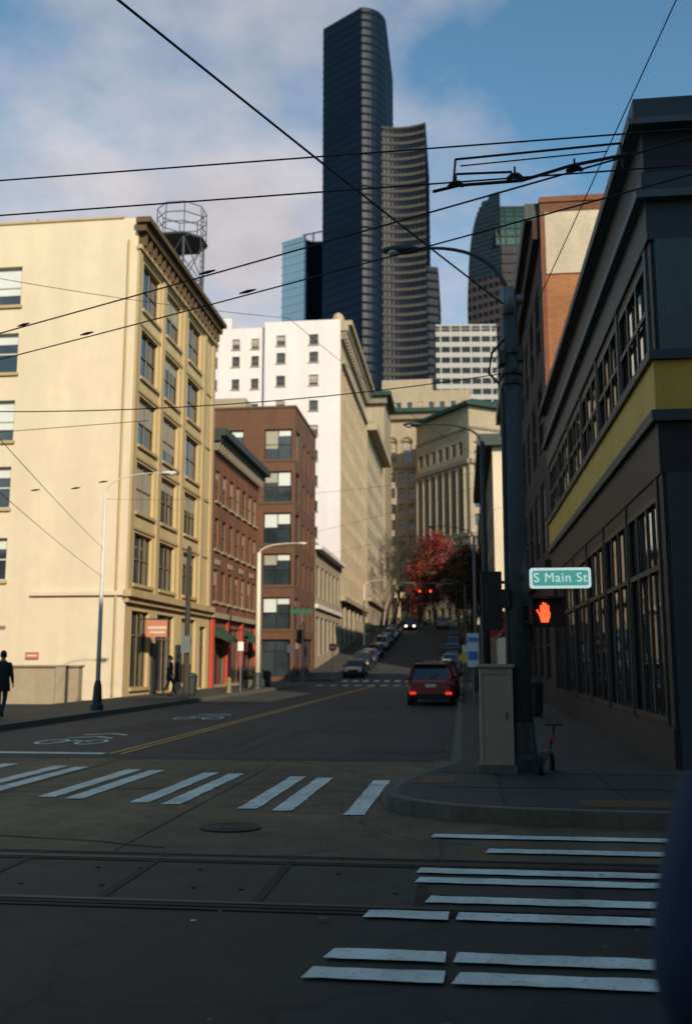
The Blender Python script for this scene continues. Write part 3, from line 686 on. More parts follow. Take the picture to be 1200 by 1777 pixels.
grn=leafm('green_foliage',[(.006,.012,.004),(.018,.03,.008),(.05,.055,.012)])
tree('maple_tree',-4.6,170,17.5,4.8,red,10000,.24,seed=3)
tree('maple_tree',-.6,182,15,3.6,red,5000,.24,seed=5)
tree('maple_tree',-8.0,190,11,3.0,red,3000,.22,seed=6)
tree('broadleaf_tree',.9,163,14,3.6,grn,8000,.22,seed=4)
tree('broadleaf_tree',1.6,140,15,2.6,red,3500,.2,seed=14)
tree('broadleaf_tree',1.5,128,13,2.4,grn,4000,.2,seed=9)
for i,(x,y,H) in enumerate(((-13,165,20),(-10,186,21),(-12.5,176,20),(-8,180,19),(-12.6,150,14))): tree('bare_tree',x,y,H,6,None,bare=True,seed=20+i)
o=Obj('shrubs'); q=o.p('foliage',grn); rnd=random.Random(2)
for i in range(4500):
    x=rnd.uniform(-15,3); y=rnd.uniform(199,202); z=h(y)+abs(rnd.gauss(0,1.0)); c=Vector((x,y,z)); a=Vector((rnd.uniform(-1,1),rnd.uniform(-1,1),rnd.uniform(-1,1))).normalized();u,v=fr(a); q.quad(c-u*.2,c-v*.14,c+u*.2,c+v*.14)
o.done()

# ---------------- vehicles ----------------
tyre=mat('tyre',(.012,.012,.012),.8,.1); hubm=mat('wheel_alloy',(.35,.35,.36),.35,.1,metal=.8); carglass=glass('car_glass',(.012,.015,.016),.04,1.7,.0)
taill=mat('tail_lamp',(.5,.01,.01),.3,.1,emis=(1,.05,.02),es=.9); tailo=mat('tail_lamp_off',(.22,.01,.01),.3,.1); headl=mat('head_lamp',(.8,.8,.75),.3,.05,emis=(1,.80,.45),es=12); heado=mat('head_lamp_off',(.6,.6,.6),.2,.05)
plate=mat('number_plate',(.6,.6,.55),.5)
def paintc(name,c): 
    m=mat(name,c,.28,.06,2,0); m.node_tree.nodes['Principled BSDF'].inputs['Coat Weight'].default_value=.6; return m
def car(x,y,name='parked_car',kind='sedan',col=None,head=0,lit_tail=False,lit_head=False,sc=1.0):
    o=Obj(name)
    suv=kind=='suv'
    st=[(-2.28,.78,.42,.98 if suv else .88),(-2.15,.89,.28,1.08 if suv else .98),(-1.0,.92,.22,1.08 if suv else .95),(1.0,.92,.22,1.04 if suv else .93),(1.5,.90,.25,1.02 if suv else .9),(2.1,.84,.30,.88 if suv else .76),(2.28,.72,.42,.72 if suv else .62)]
    vs=[];fs=[]
    for (yy,hw,zb,zt) in st:
        vs+=[(-hw*.88,yy,zb),(-hw,yy,zb+.16),(-hw,yy,(zb+zt)/2+.1),(-hw*.94,yy,zt-.04),(-hw*.8,yy,zt),(hw*.8,yy,zt),(hw*.94,yy,zt-.04),(hw,yy,(zb+zt)/2+.1),(hw,yy,zb+.16),(hw*.88,yy,zb)]
    for i in range(len(st)-1):
        for k in range(10): fs.append((i*10+k,i*10+(k+1)%10,(i+1)*10+(k+1)%10,(i+1)*10+k))
    fs+=[tuple(range(9,-1,-1)),tuple(60+k for k in range(10))]
    o.p('body',col).add(vs,fs)
    zb=1.04 if suv else .92; zr=1.62 if suv else 1.42
    b0,b1,r0,r1=(-2.2,1.15,-1.85,.35) if suv else (-1.75,1.15,-1.0,.3)
    B=[(-.83,b0,zb),(.83,b0,zb),(.83,b1,zb),(-.83,b1,zb)]; T=[(-.66,r0,zr),(.66,r0,zr),(.66,r1,zr),(-.66,r1,zr)]
    o.p('cabin_glass',carglass).hexa(B+T)
    T2=[(-.66,r0-.02,zr-.03),(.66,r0-.02,zr-.03),(.66,r1+.04,zr-.03),(-.66,r1+.04,zr-.03)]
    o.p('roof',col).hexa(T2+[(a*.92,b*.95,zr+.05) for a,b,c in T])
    for k in range(4): o.p('pillars',col).tube([B[k],T[k]],.075 if suv else .04,6)
    for sx in (-1,1):
        for f in (.35,.62): o.p('pillars',col).tube([(sx*.835,b0+(b1-b0)*f,zb),(sx*.665,r0+(r1-r0)*(f+.02),zr)],.035,6)
        o.p('mirrors',col).ell((sx*1.0,.75,zb+.06),.12,.07,.08)
        for yy in (-1.4,1.42):
            o.p('tyres',tyre).cyl((sx*.72,yy,.34),(sx*.94,yy,.34),.345,n=24); o.p('wheels',hubm).cyl((sx*.90,yy,.34),(sx*.947,yy,.34),.22,n=16)
            o.p('wheel_arches',black).tube([(sx*.918,yy+.40*math.cos(a),.34+.40*math.sin(a)) for a in [math.pi*i/10 for i in range(11)]],.03,6)
        tm=taill if lit_tail else tailo
        if suv:
            o.p('tail_lamps',tailo).box(sx*.80-.10,-2.30,.84,sx*.80+.08,-2.12,1.02); o.p('reflectors',tm).box(sx*.70-.12,-2.36,.44,sx*.70+.12,-2.2,.54)
        else: o.p('tail_lamps',tm).box(sx*.68-.17,-2.31,.68,sx*.68+.17,-2.15,.82)
        o.p('head_lamps',headl if lit_head else heado).box(sx*.62-.14,2.1,.58 if not suv else .7,sx*.62+.14,2.285,.72 if not suv else .84)
    if suv:
        o.p('spoiler',col).hexa([(-.62,-2.05,1.60),(.62,-2.05,1.60),(.62,-1.8,1.62),(-.62,-1.8,1.62),(-.6,-2.03,1.64),(.6,-2.03,1.64),(.6,-1.8,1.67),(-.6,-1.8,1.67)])
        o.p('wiper',black).tube([(0,-2.24,1.08),(.35,-2.14,1.25)],.012,5)
        for sx in (-1,1): o.p('roof_rails',black).tube([(sx*.6,-1.6,1.69),(sx*.6,-1.5,1.73),(sx*.6,0,1.73),(sx*.6,.1,1.69)],.02,6)
    o.p('number_plate',plate).box(-.2,-2.315,.72 if suv else .6,.2,-2.27,.84 if suv else .72)
    o.p('bumper',black).box(-.76,-2.33,.30,.76,-2.1,.44); o.p('bumper',black).box(-.7,2.1,.28,.7,2.3,.42); o.p('grille',black).box(-.42,2.2,.5,.42,2.29,.68)
    sl=math.atan2(h(y+1.5)-h(y-1.5),3)
    mw=Matrix.Translation((x,y,h(y)+.01))@Matrix.Rotation(sl,4,'X')@Matrix.Rotation(head,4,'Z')@Matrix.Scale(sc,4)
    o.done(mw,smooth=('tyres','mirrors'),bevel={'body':.05,'roof':.03})
cred=paintc('red_car_paint',(.20,.012,.012)); cdk=paintc('dark_car_paint',(.02,.022,.028)); csil=paintc('silver_car_paint',(.25,.26,.27)); cwh=paintc('white_car_paint',(.5,.5,.5)); cbl=paintc('blue_car_paint',(.03,.05,.12)); cdr=paintc('maroon_car_paint',(.09,.012,.012))
car(-1.2,38.3,'parked_car','suv',cred,lit_tail=True,sc=.95)
car(-1.10,45,'parked_car','suv',cdr)
for y,k,c in ((51.5,'sedan',cdk),(58,'suv',cdr),(90,'sedan',csil),(96.5,'sedan',cwh),(103,'suv',cdk),(110,'sedan',csil),(117,'sedan',cdk),(124,'suv',cdr),(131,'sedan',cbl)): car(-1.15,y,'parked_car',k,c)
for y,k,c in ((89,'sedan',cdk),(95.5,'suv',cdk),(102,'sedan',cbl),(109,'sedan',cdk),(119,'suv',csil),(126,'sedan',cdk),(133,'suv',csil),(140,'sedan',cdk)): car(-9.85,y,'parked_car',k,c,head=math.pi)
car(-7.9,149,'car','sedan',cdk,head=math.pi,lit_head=True); car(-3.0,151,'car','suv',csil)

# ---------------- street furniture ----------------
def cobra(o,m,pole,arm,r=.08,head=.55):
    P0=Vector(pole);P3=Vector(arm);P1=P0+Vector((0,0,(P3.z-P0.z)*.9));P2=P3-(P3-P0).normalized()*.4*(P3-P0).length+Z*.12; P2.z=P3.z+.05
    pts=[(P0*(1-t)**3+P1*3*t*(1-t)**2+P2*3*t*t*(1-t)+P3*t**3) for t in [i/12 for i in range(13)]]
    o.p('arm',m).tube(pts,[r*(1-.4*i/12) for i in range(13)],8)
    d=(P3-pts[-2]); d.z=0; d.normalize()
    hp=[P3-d*.1+d*head*t for t in (0,.12,.3,.6,.85,1.0)]
    o.p('lamp_head',m).tube(hp,[.04,.08,.11,.12,.09,.03],10,1,.55)
    o.p('lens',heado).ell((P3+d*head*.5-Z*.045),.10,.10,.045)
def street_lamp(name,x,y,top,armdx,armz,m,r0=.11,r1=.07,base=True,ar=.04):
    o=Obj(name); z=h(y)+.15
    o.p('pole',m).cyl((x,y,z),(x,y,top),r0,r1,12)
    if base: o.p('base',metald).tube([(x,y,z),(x,y,z+.15),(x,y,z+.2),(x,y,z+.7),(x,y,z+.9)],[r0*2.6,r0*2.5,r0*1.9,r0*1.6,r0*1.05],12)
    cobra(o,m,(x,y,top-.1),(x+armdx,y,armz),ar)
    return o
o=Obj('street_lamp'); x,y=.78,13.45
mp=mat('blue_grey_pole_paint',(.040,.054,.056),.6,.25,2,.1)
o.p('pole',mp).cyl((x,y,.15),(x,y,6.75),.165,.115,16)
o.p('base',metald).tube([(x,y,.15),(x,y,.32),(x,y,.4),(x,y,.8)],[.27,.27,.2,.17],12)
for z in (5.55,5.7,6.0): o.p('bands',metald).cyl((x,y,z),(x,y,z+.06),.15,n=12)
o.p('bands',metald).box(x-.18,y-.12,5.85,x-.08,y+.1,6.05); o.p('bands',metald).box(x+.08,y-.1,5.9,x+.17,y+.1,6.1)
o.p('transformer',metalg).cyl((x-.02,y-.05,6.6),(x-.02,y-.05,7.0),.10,n=12); o.p('transformer',metalg).box(x+.08,y-.06,6.78,x+.2,y+.06,6.9)
cobra(o,mp,(x,y,6.7),(-.62,y,7.70),.036,head=.58)
o.p('cable',black).tube([(x-.1,y-.12,6.2),(x-.28,y-.14,6.0),(x-.33,y-.14,5.7),(x-.2,y-.14,5.55),(x-.1,y-.13,5.7)],.02,6)
o.p('conduit',mp).cyl((x-.17,y-.05,.2),(x-.145,y-.03,5.5),.025,n=6)
o.done(smooth=('pole','arm','lamp_head','lens','transformer'))
for a in ((.7,28,8.1,-1.9,8.7,metald),(.7,50,8.1,-2.1,8.7,metalg)):
    street_lamp('street_lamp',*a).done(smooth=('pole','lamp_head'))
street_lamp('street_lamp',-11.3,29,7.0,1.9,7.6,polegrey,.08,.045,ar=.022).done(smooth=('pole','lamp_head'))
street_lamp('street_lamp',-11.4,53,7.8,2.3,8.3,polecream,.16,.11).done(smooth=('pole','lamp_head'))
street_lamp('street_lamp',-11.4,112,h(112)+8,2.2,h(112)+8.7,polecream,.10,.07).done()
street_lamp('street_lamp',.4,105,h(105)+8,-2.2,h(105)+8.7,metalg,.09,.06).done()
o=Obj('utility_pole'); o.p('pole',mat('weathered_wood',(.05,.042,.034),.9,.2,2)).cyl((-11.4,39,.1),(-11.4,39,6.4),.13,.1); o.p('cap',metald).cyl((-11.4,39,6.35),(-11.4,39,6.5),.12,.04); o.p('box',metalg).box(-11.6,38.8,2.0,-11.2,38.88,2.7); o.done()
lensred=mat('signal_red_lens',(.6,.05,.02),.4,.1,emis=(1,.06,.015),es=3)
lensoff=mat('signal_lens_off',(.02,.02,.02),.3,.1)
sigb=mat('signal_housing',(.010,.014,.013),.6,.2)
o=Obj('pedestrian_signal'); cx,cy,cz=1.16,13.25,2.27
o.p('housing',sigb).box(cx-.19,cy-.08,cz-.19,cx+.19,cy+.14,cz+.19)
o.p('visor',sigb).box(cx-.2,cy-.26,cz+.19,cx+.2,cy+.02,cz+.21); o.p('visor',sigb).box(cx-.215,cy-.24,cz-.19,cx-.2,cy,cz+.2); o.p('visor',sigb).box(cx+.2,cy-.24,cz-.19,cx+.215,cy,cz+.2)
o.p('bracket',metald).box(.86,cy-.02,cz+.1,cx-.19,cy+.03,cz+.14); o.p('bracket',metald).box(.86,cy-.02,cz-.14,cx-.19,cy+.03,cz-.1)
q=o.p('hand_symbol',lensred); f=cy-.088; hx=cx-.045
hand=[(-.05,-.13),(.045,-.13),(.068,-.06),(.075,.0),(.05,.03),(-.06,.03),(-.068,-.05)]
q.add([(hx+a,f,cz+b) for a,b in hand]+[(hx+a,f+.006,cz+b) for a,b in hand],[tuple(range(7)),tuple(range(13,6,-1))]+[(i,(i+1)%7,7+(i+1)%7,7+i) for i in range(7)])
for dx,t in ((-.047,.10),(-.016,.135),(.015,.125),(.046,.095)): q.box(hx+dx-.013,f-.001,cz+.025,hx+dx+.013,f+.005,cz+t)
q.hexa([(hx-.068,f-.002,cz-.05),(hx-.055,f-.002,cz-.08),(hx-.055,f+.005,cz-.08),(hx-.068,f+.005,cz-.05),(hx-.112,f-.002,cz+.03),(hx-.09,f-.002,cz+.045),(hx-.09,f+.005,cz+.045),(hx-.112,f+.005,cz+.03)])
o.done()
def text(s,size,loc,m,rot=(math.pi/2,0,0),off=0):
    c=bpy.data.curves.new('lettering','FONT'); c.body=s; c.size=size; c.extrude=.002; c.offset=off; c.align_x='CENTER'; c.align_y='CENTER'; c.space_character=1.08; c.materials.append(m)
    ob=bpy.data.objects.new('lettering',c); S.collection.objects.link(ob); ob.location=loc; ob.rotation_euler=rot; return ob
o=Obj('street_name_sign'); wsign=mat('sign_white_glow',(.8,.85,.82),.5,.04,emis=(.75,.95,.88),es=.6); tsign=mat('sign_teal_glow',(.08,.42,.36),.5,.08,emis=(.14,.55,.47),es=.45)  # emission brightens the sign's white and teal; the sign is no lamp
def rrect(p,x0,z0,x1,z1,y0,y1,r):
    pts=[]
    for (cx_,cz_,a0) in ((x1-r,z0+r,-90),(x1-r,z1-r,0),(x0+r,z1-r,90),(x0+r,z0+r,180)):
        for k in range(5): a=math.radians(a0+k*22.5); pts.append((cx_+r*math.cos(a),cz_+r*math.sin(a)))
    n=len(pts); p.add([(a,y0,b) for a,b in pts]+[(a,y1,b) for a,b in pts],[tuple(range(n)),tuple(range(2*n-1,n-1,-1))]+[(i,(i+1)%n,n+(i+1)%n,n+i) for i in range(n)])
rrect(o.p('border',wsign),.93,2.60,1.75,2.88,13.2,13.24,.04); rrect(o.p('panel',tsign),.965,2.635,1.715,2.845,13.192,13.199,.03)
o.p('bracket',metald).box(.85,13.25,2.7,.96,13.3,2.8)
o.extra.append(text('S Main St',.178,(1.34,13.188,2.74),wsign)); o.done()
def signal(name,x,y,z,face=-1,lit=None,n=3,sc=1):
    o=Obj(name); hh=.32*sc
    o.p('housing',sigb).box(x-.17*sc,y-.1,z-hh*n/2,x+.17*sc,y+.12,z+hh*n/2)
    for k in range(n):
        zz=z+hh*(n/2-.5-k); m=lensred if lit==k else lensoff
        o.p('lens_lit' if lit==k else 'lens',m).cyl((x,y+face*.11,zz),(x,y+face*.125,zz),.11*sc,n=16)
        o.p('visors',sigb).tube([(x+.13*sc*math.cos(a),y+face*.2,zz+.13*sc*math.sin(a)) for a in [math.pi*i/8 for i in range(9)]],.03,5)
    return o
o=signal('traffic_signal',.42,13.6,2.46,face=1,n=3,sc=.85); o.p('bracket',metald).box(.5,13.58,2.7,.8,13.62,2.74); o.p('bracket',metald).box(.5,13.58,2.16,.8,13.62,2.2); o.p('backbox',sigb).box(.54,13.3,2.35,.66,13.5,2.6); o.done()
for x in (-6.6,-4.9):
    o=signal('traffic_signal',x,153,12.4,lit=0,sc=1.6); o.p('hanger',metald).cyl((x,153,13.2),(x,153,14.2),.04); o.done()
o=Obj('signal_mast'); o.p('pole',metalg).cyl((.5,153,7),(.5,153,14.4),.14,.1); o.p('mast_arm',metalg).cyl((.5,153,14),(-9,153,14.3),.09,.06); o.done()
for x,y,z in ((1.0,66.3,3.0),(-11.3,66.3,3.4)): 
    o=signal('traffic_signal',x,y,z); o.p('pole',metalg).cyl((x+.3,y+.05,.1),(x+.3,y+.05,z+1.2),.06); o.p('bracket',metalg).box(x+.1,y,z,x+.3,y+.05,z+.05); o.done()
o=Obj('utility_cabinet'); cbm=mat('cabinet_paint',(.30,.275,.20),.6,.15,1.5,.1,streak=.3)
o.p('body',cbm).box(.22,13.12,.25,.66,13.62,1.53); o.p('base',kerbm).box(.18,13.08,.14,.70,13.66,.249); o.p('lid',cbm).box(.19,13.09,1.531,.69,13.65,1.58)
sm=mat('cabinet_seam',(.15,.14,.11),.7); o.p('door_seam',sm).box(.26,13.113,1.44,.62,13.118,1.448); o.p('door_seam',sm).box(.262,13.113,.32,.268,13.118,1.439); o.p('handle',metald).box(.56,13.09,.85,.58,13.118,.95)
o.done(bevel={'body':.012,'lid':.012})
o=Obj('electric_scooter'); q=o.p('frame',mat('scooter_dark',(.03,.035,.035),.5)); 
q.tube([(1.0,13.0,.3),(1.05,13.05,.42),(1.15,13.5,.42)],.045,8,1.3,.6); q.tube([(1.15,13.5,.4),(1.19,13.56,.6),(1.22,13.58,.76)],.025,8); q.cyl((1.10,13.55,.76),(1.35,13.61,.76),.015)
for yy,xx in ((12.95,.98),(13.58,1.18)): o.p('wheels',tyre).cyl((xx-.03,yy,.27),(xx+.03,yy,.27),.11,n=18)
o.p('fender',mat('scooter_red',(.35,.04,.02),.5)).box(1.14,13.46,.56,1.2,13.52,.62); o.done()
def post_sign(name,x,y,hh,w,hs,m,round_=False):
    o=Obj(name); z=h(y)+.15; o.p('post',metalg).cyl((x,y,z),(x,y,z+hh),.03)
    if round_: o.p('panel',m).cyl((x,y-.05,z+hh-.3),(x,y-.035,z+hh-.3),.35,n=20)
    else: o.p('panel',m).box(x-w/2,y-.06,z+hh-hs,x+w/2,y-.035,z+hh)
    return o
bl=mat('sign_blue',(.05,.2,.55),.5); wh=mat('sign_plain_white',(.7,.72,.7),.5); rd=mat('sign_red',(.5,.03,.02),.5); yl=mat('sign_yellow',(.7,.45,.03),.5)
o=post_sign('parking_sign',.38,35,2.5,.42,1.2,wh); o.p('blue_face',bl).box(.2,34.92,1.7,.56,34.935,2.0); o.p('blue_face',bl).box(.2,34.92,2.35,.56,34.935,2.5); o.done()
o=post_sign('parking_sign',.2,47,2.3,.4,.8,wh); o.p('blue_face',bl).box(.05,46.92,1.75,.35,46.935,2.1); o.done()
o=Obj('warning_sign'); o.p('post',metalg).cyl((.05,39,.15),(.05,39,2.0),.03); o.p('panel',yl).add([(.05,38.95,1.55),(.3,38.95,1.8),(.05,38.95,2.05),(-.2,38.95,1.8),(.05,38.965,1.55),(.3,38.965,1.8),(.05,38.965,2.05),(-.2,38.965,1.8)],[(0,1,2,3),(7,6,5,4),(0,4,5,1),(1,5,6,2),(2,6,7,3),(3,7,4,0)]); o.done()
o=post_sign('do_not_enter_sign',-11.2,83,3.0,.7,.7,rd,round_=True); z=h(83)+.15+2.7; o.p('bar',wh).box(-11.45,82.93,z-.06,-10.95,82.948,z+.06); o.done()
post_sign('parking_sign',-11.2,62,2.6,.35,.5,wh).done(); post_sign('parking_sign',-11.2,48,2.5,.3,.45,wh).done()
post_sign('street_name_sign',-11.3,67,5.2,1.6,.3,mat('sign_green',(.02,.12,.06),.5)).done()
def bin_(x,y):
    o=Obj('litter_bin'); o.p('body',metald).tube([(x,y,.15),(x,y,.25),(x,y,.95),(x,y,1.0)],[.2,.25,.28,.3],14); o.p('lid',metald).ell((x,y,1.02),.28,.28,.14); o.done()
bin_(-11.9,41.5); bin_(1.9,27); bin_(-11.9,58)
rdb=mat('red_banner',(.35,.03,.03),.6)
o=Obj('shop_banner'); o.p('bracket',metald).cyl((2.9,62.5,5.0),(1.7,62.5,5.0),.03); o.p('panel',rdb).box(1.75,62.47,3.2,2.8,62.53,4.9); o.done()
o=Obj('shop_awning'); o.p('canvas',rdb).hexa([(2.9,40,3.2),(1.6,40,2.7),(1.6,47,2.7),(2.9,47,3.2),(2.9,40,4.0),(1.6,40,2.85),(1.6,47,2.85),(2.9,47,4.0)]); o.done()
o=Obj('fire_hydrant'); x,y=-11.3,46; hm_=mat('hydrant_paint',(.22,.19,.08),.5); o.p('barrel',hm_).tube([(x,y,.15),(x,y,.2),(x,y,.22),(x,y,.7),(x,y,.78),(x,y,.9)],[.16,.16,.11,.11,.13,.04],12); o.p('nozzles',hm_).cyl((x-.2,y,.55),(x+.2,y,.55),.05); o.done()
o=Obj('planter'); o.p('box',kerbm).box(-12.6,55,.15,-11.9,58,.6)
q=o.p('plants',grn); rnd=random.Random(5)
for i in range(700):
    c=Vector((rnd.uniform(-12.6,-11.9),rnd.uniform(55,58),.6+abs(rnd.gauss(0,.25)))); a=Vector((rnd.uniform(-1,1),rnd.uniform(-1,1),rnd.uniform(-1,1))).normalized();u,v=fr(a); q.quad(c-u*.08,c-v*.05,c+u*.08,c+v*.05)
o.done()

# ---------------- overhead wires ----------------
wirem=mat('overhead_wire_metal',(.012,.013,.015),.6,.1)
def wire(a,b,r=.009,sag=.0):
    a=Vector(a);b=Vector(b); o=Obj('overhead_wire'); n=14
    o.p('cable',wirem).tube([a.lerp(b,i/n)-Z*sag*4*(i/n)*(1-i/n) for i in range(n+1)],r,5); o.done()
wire((-4.82,3.27,7.47),(.7,13.4,6.75),.013,.06)
wire((-8.44,7.67,5.9),(5.79,7.38,5.9),.0075); wire((-7.24,7.74,5.6),(5.79,7.38,5.6),.0075)
wire((-8.97,12.6,5.8),(4.26,6.26,5.8),.009,.03); wire((-7.99,12.49,5.6),(5.1,6.01,5.6),.008,.05)
wire((-8.37,11.68,5.04),(.7,13.4,5.72),.008,.25); wire((3.38,5.48,9.88),(.86,13.4,6.1),.007)
wire((-8.03,11.45,7.15),(-3.19,17.24,8.15),.005,.1); wire((-3.19,17.24,8.15),(.7,28,7.6),.005,.2)
wire((-4.25,4.62,4.75),(-11.3,29,5.2),.006,.1); wire((-6.2,8.6,4.75),(-11.3,29,4.3),.006,.1)
wire((-8.5,13.4,5.0),(-4.4,12.8,5.02),.005)
wire((-11.3,29,6.8),(.7,28,7.2),.005,.3); wire((-11.4,53,7),(2.9,44,9),.006,.3); wire((-11.4,39,6.2),(.7,28,6.8),.005,.3)
o=Obj('trolley_wire_switch'); q=o.p('frame',wirem)
a,b,c,d=(.02,7.76,5.93),(1.41,7.70,5.95),(1.41,7.65,5.70),(0,7.69,5.68)
q.tube([a,b],.010,6); q.tube([(.06,7.75,5.86),(1.3,7.70,5.885)],.006,6); q.cyl(a,d,.010); q.cyl(b,c,.010)
q.tube([(.02,7.7,5.76),(.50,7.73,5.765)],.010,6); q.tube([(-.18,7.7,5.61),(.05,7.7,5.655),(.56,7.75,5.69)],.014,6); q.tube([(.56,7.7,5.66),(.98,7.6,5.72),(1.45,7.5,5.74)],.014,6)
for x_,z_ in ((.02,5.66),(.52,5.70),(1.02,5.74)): q.tube([(x_-.07,7.69,z_-.02),(x_-.025,7.69,z_+.005),(x_+.025,7.69,z_+.005),(x_+.07,7.69,z_-.02)],[.012,.028,.028,.012],6); q.cyl((x_,7.69,z_),(x_,7.69,z_+.09),.012,.008,6)
o.done()
o=Obj('wire_clamps'); q=o.p('clamps',wirem)
for x_,y_,z_ in ((-2.68,9.57,5.8),(-2.25,9.67,5.6),(-4.51,10.75,5.6),(-5.4,10.88,5.8),(-6.52,16.6,4.9),(-6.62,15.6,4.6),(-7.4,15.7,4.6)):
    v=Vector((x_,y_,z_)); q.tube([v-Vector((.10,-.045,0)),v,v+Vector((.10,-.045,0))],[.008,.018,.008],6)
o.done()

# ---------------- people ----------------
skin=mat('skin',(.42,.25,.18),.5,.08,8,0); hairm=mat('dark_hair',(.02,.014,.01),.6,.2,20,0)
def human(name,x,y,z,face,coat,trous,pose,shoe=black,scale=1.0):
    o=Obj(name); J=pose
    me=bpy.data.meshes.new('sk'); names=list(J.keys()); idx={n:i for i,n in enumerate(names)}
    edges=[('pelvis','waist'),('waist','chest'),('chest','neckb'),('neckb','neck'),('chest','shL'),('shL','elL'),('elL','wrL'),('chest','shR'),('shR','elR'),('elR','wrR'),('pelvis','hipL'),('hipL','knL'),('knL','anL'),('anL','toL'),('pelvis','hipR'),('hipR','knR'),('knR','anR'),('anR','toR')]
    me.from_pydata([J[n][0] for n in names],[(idx[a],idx[b]) for a,b in edges],[])
    ob=bpy.data.objects.new('sk',me); S.collection.objects.link(ob)
    ob.modifiers.new('s','SKIN'); sv=me.skin_vertices[0].data
    for n in names:
        r=J[n][1]; sv[idx[n]].radius=(r,r) if isinstance(r,(int,float)) else r
    sv[idx['pelvis']].use_root=True
    sd=ob.modifiers.new('d','SUBSURF'); sd.levels=2; sd.render_levels=2
    dg=bpy.context.evaluated_depsgraph_get(); m2=bpy.data.meshes.new_from_object(ob.evaluated_get(dg)); bpy.data.objects.remove(ob)
    m2.name='body'; m2.materials.clear()
    for m in (coat,trous,skin,shoe): m2.materials.append(m)
    for f in m2.polygons:
        f.use_smooth=True; cz=f.center.z
        f.material_index=3 if cz<.11 else (1 if abs(f.center.x)<.24 and cz<.88 else (2 if cz>1.50 else 0))
    b=bpy.data.objects.new('body',m2); S.collection.objects.link(b); o.extra.append(b)
    q=o.p('coat',coat); rings=[(1.47,.10,.08),(1.42,.19,.11),(1.25,.205,.14),(1.05,.185,.13),(.92,.20,.15),(.72,.22,.165),(.70,.21,.155)]
    vs=[];fs=[];n=20
    for zz,rx,ry in rings:
        for k in range(n): a=2*math.pi*k/n; vs.append((rx*math.cos(a),ry*math.sin(a),zz))
    for i in range(len(rings)-1):
        for k in range(n): fs.append((i*n+k,i*n+(k+1)%n,(i+1)*n+(k+1)%n,(i+1)*n+k))
    q.add(vs,fs)
    hc=(0,.02,1.64)
    o.p('head',skin).ell(hc,.075,.092,.115,16,12); o.p('head',skin).ell((0,.055,1.58),.045,.045,.045)
    o.p('nose',skin).ell((0,.115,1.63),.014,.022,.024); 
    for sx in (-1,1): o.p('ears',skin).ell((sx*.077,.01,1.63),.012,.02,.032); o.p('eyes',black).ell((sx*.03,.105,1.65),.011,.008,.007)
    o.p('mouth',mat('lips',(.3,.1,.08),.5)).ell((0,.1,1.585),.022,.01,.006)
    o.p('hair',hairm).ell((0,-.005,1.672),.085,.097,.105,16,12)
    for side in ('L','R'):
        w=Vector(J['wr'+side][0]); e=Vector(J['el'+side][0]); d=(w-e).normalized()
        if J['wr'+side][1]<.05:
            sx=-1 if side=='L' else 1
            o.p('hands',skin).tube([w,w+d*.03,w+d*.085],[.022,.036,.034],10,.5,1)
            for k in range(4):
                s=w+d*.08+Vector((0,(-.027+k*.018),0)); L=(.06,.072,.068,.052)[k]
                o.p('fingers',skin).tube([s,s+d*L*.5+Vector((-sx*.006,0,0)),s+d*L+Vector((-sx*.025,0,0))],[.0095,.0085,.006],6)
            s=w+d*.03+Vector((0,.03,0)); o.p('fingers',skin).tube([s,s+d*.03+Vector((0,.022,0)),s+d*.06+Vector((-sx*.01,.026,0))],[.012,.010,.008],6)
    mw=Matrix.Translation((x,y,z))@Matrix.Rotation(face,4,'Z')@Matrix.Scale(scale,4)
    o.done(mw,smooth=('head','nose','ears','hair','coat','hands','fingers'))
base={'pelvis':((0,0,.95),(.15,.11)),'waist':((0,0,1.12),(.15,.11)),'chest':((0,0,1.32),(.17,.115)),'neckb':((0,0,1.46),.07),'neck':((0,.01,1.56),.052),
'hipL':((-.09,0,.88),.095),'knL':((-.10,.02,.49),.062),'anL':((-.10,-.01,.1),.045),'toL':((-.11,.15,.05),.04),
'hipR':((.09,0,.88),.095),'knR':((.10,.02,.49),.062),'anR':((.10,-.01,.1),.045),'toR':((.11,.15,.05),.04)}
pock=dict(base); 
for s,sx in (('L',-1),('R',1)):
    pock['sh'+s]=((sx*.19,0,1.37),.085); pock['el'+s]=((sx*.245,-.08,1.14),.080); pock['wr'+s]=((sx*.19,.10,.95),.055)
walkp=dict(base)
walkp.update({'shL':((-.19,0,1.40),.07),'elL':((-.25,-.06,1.12),.052),'wrL':((-.25,.06,.88),.034),'shR':((.19,0,1.40),.07),'elR':((.25,-.04,1.12),.052),'wrR':((.25,.12,.90),.034),
'knL':((-.10,.14,.50),.062),'anL':((-.10,.22,.11),.045),'toL':((-.10,.38,.06),.04),'knR':((.10,-.04,.50),.062),'anR':((.10,-.28,.16),.045),'toR':((.10,-.16,.05),.04)})
navy=mat('navy_coat',(.012,.028,.065),.85,.25,6,.3); dkc=mat('black_coat',(.012,.012,.014),.85,.2,6,.2); jeans=mat('dark_jeans',(.02,.025,.04),.85,.2,6,.2)
human('person',.535,1.52,.15,0.0,navy,jeans,pock,scale=.90)
human('person',-12.1,24.3,.15,.2,dkc,jeans,walkp)
human('person',-12.3,40.8,.15,math.pi/2,dkc,jeans,walkp)
human('person',-12.9,41.6,.15,-math.pi/2,jeans,dkc,walkp)

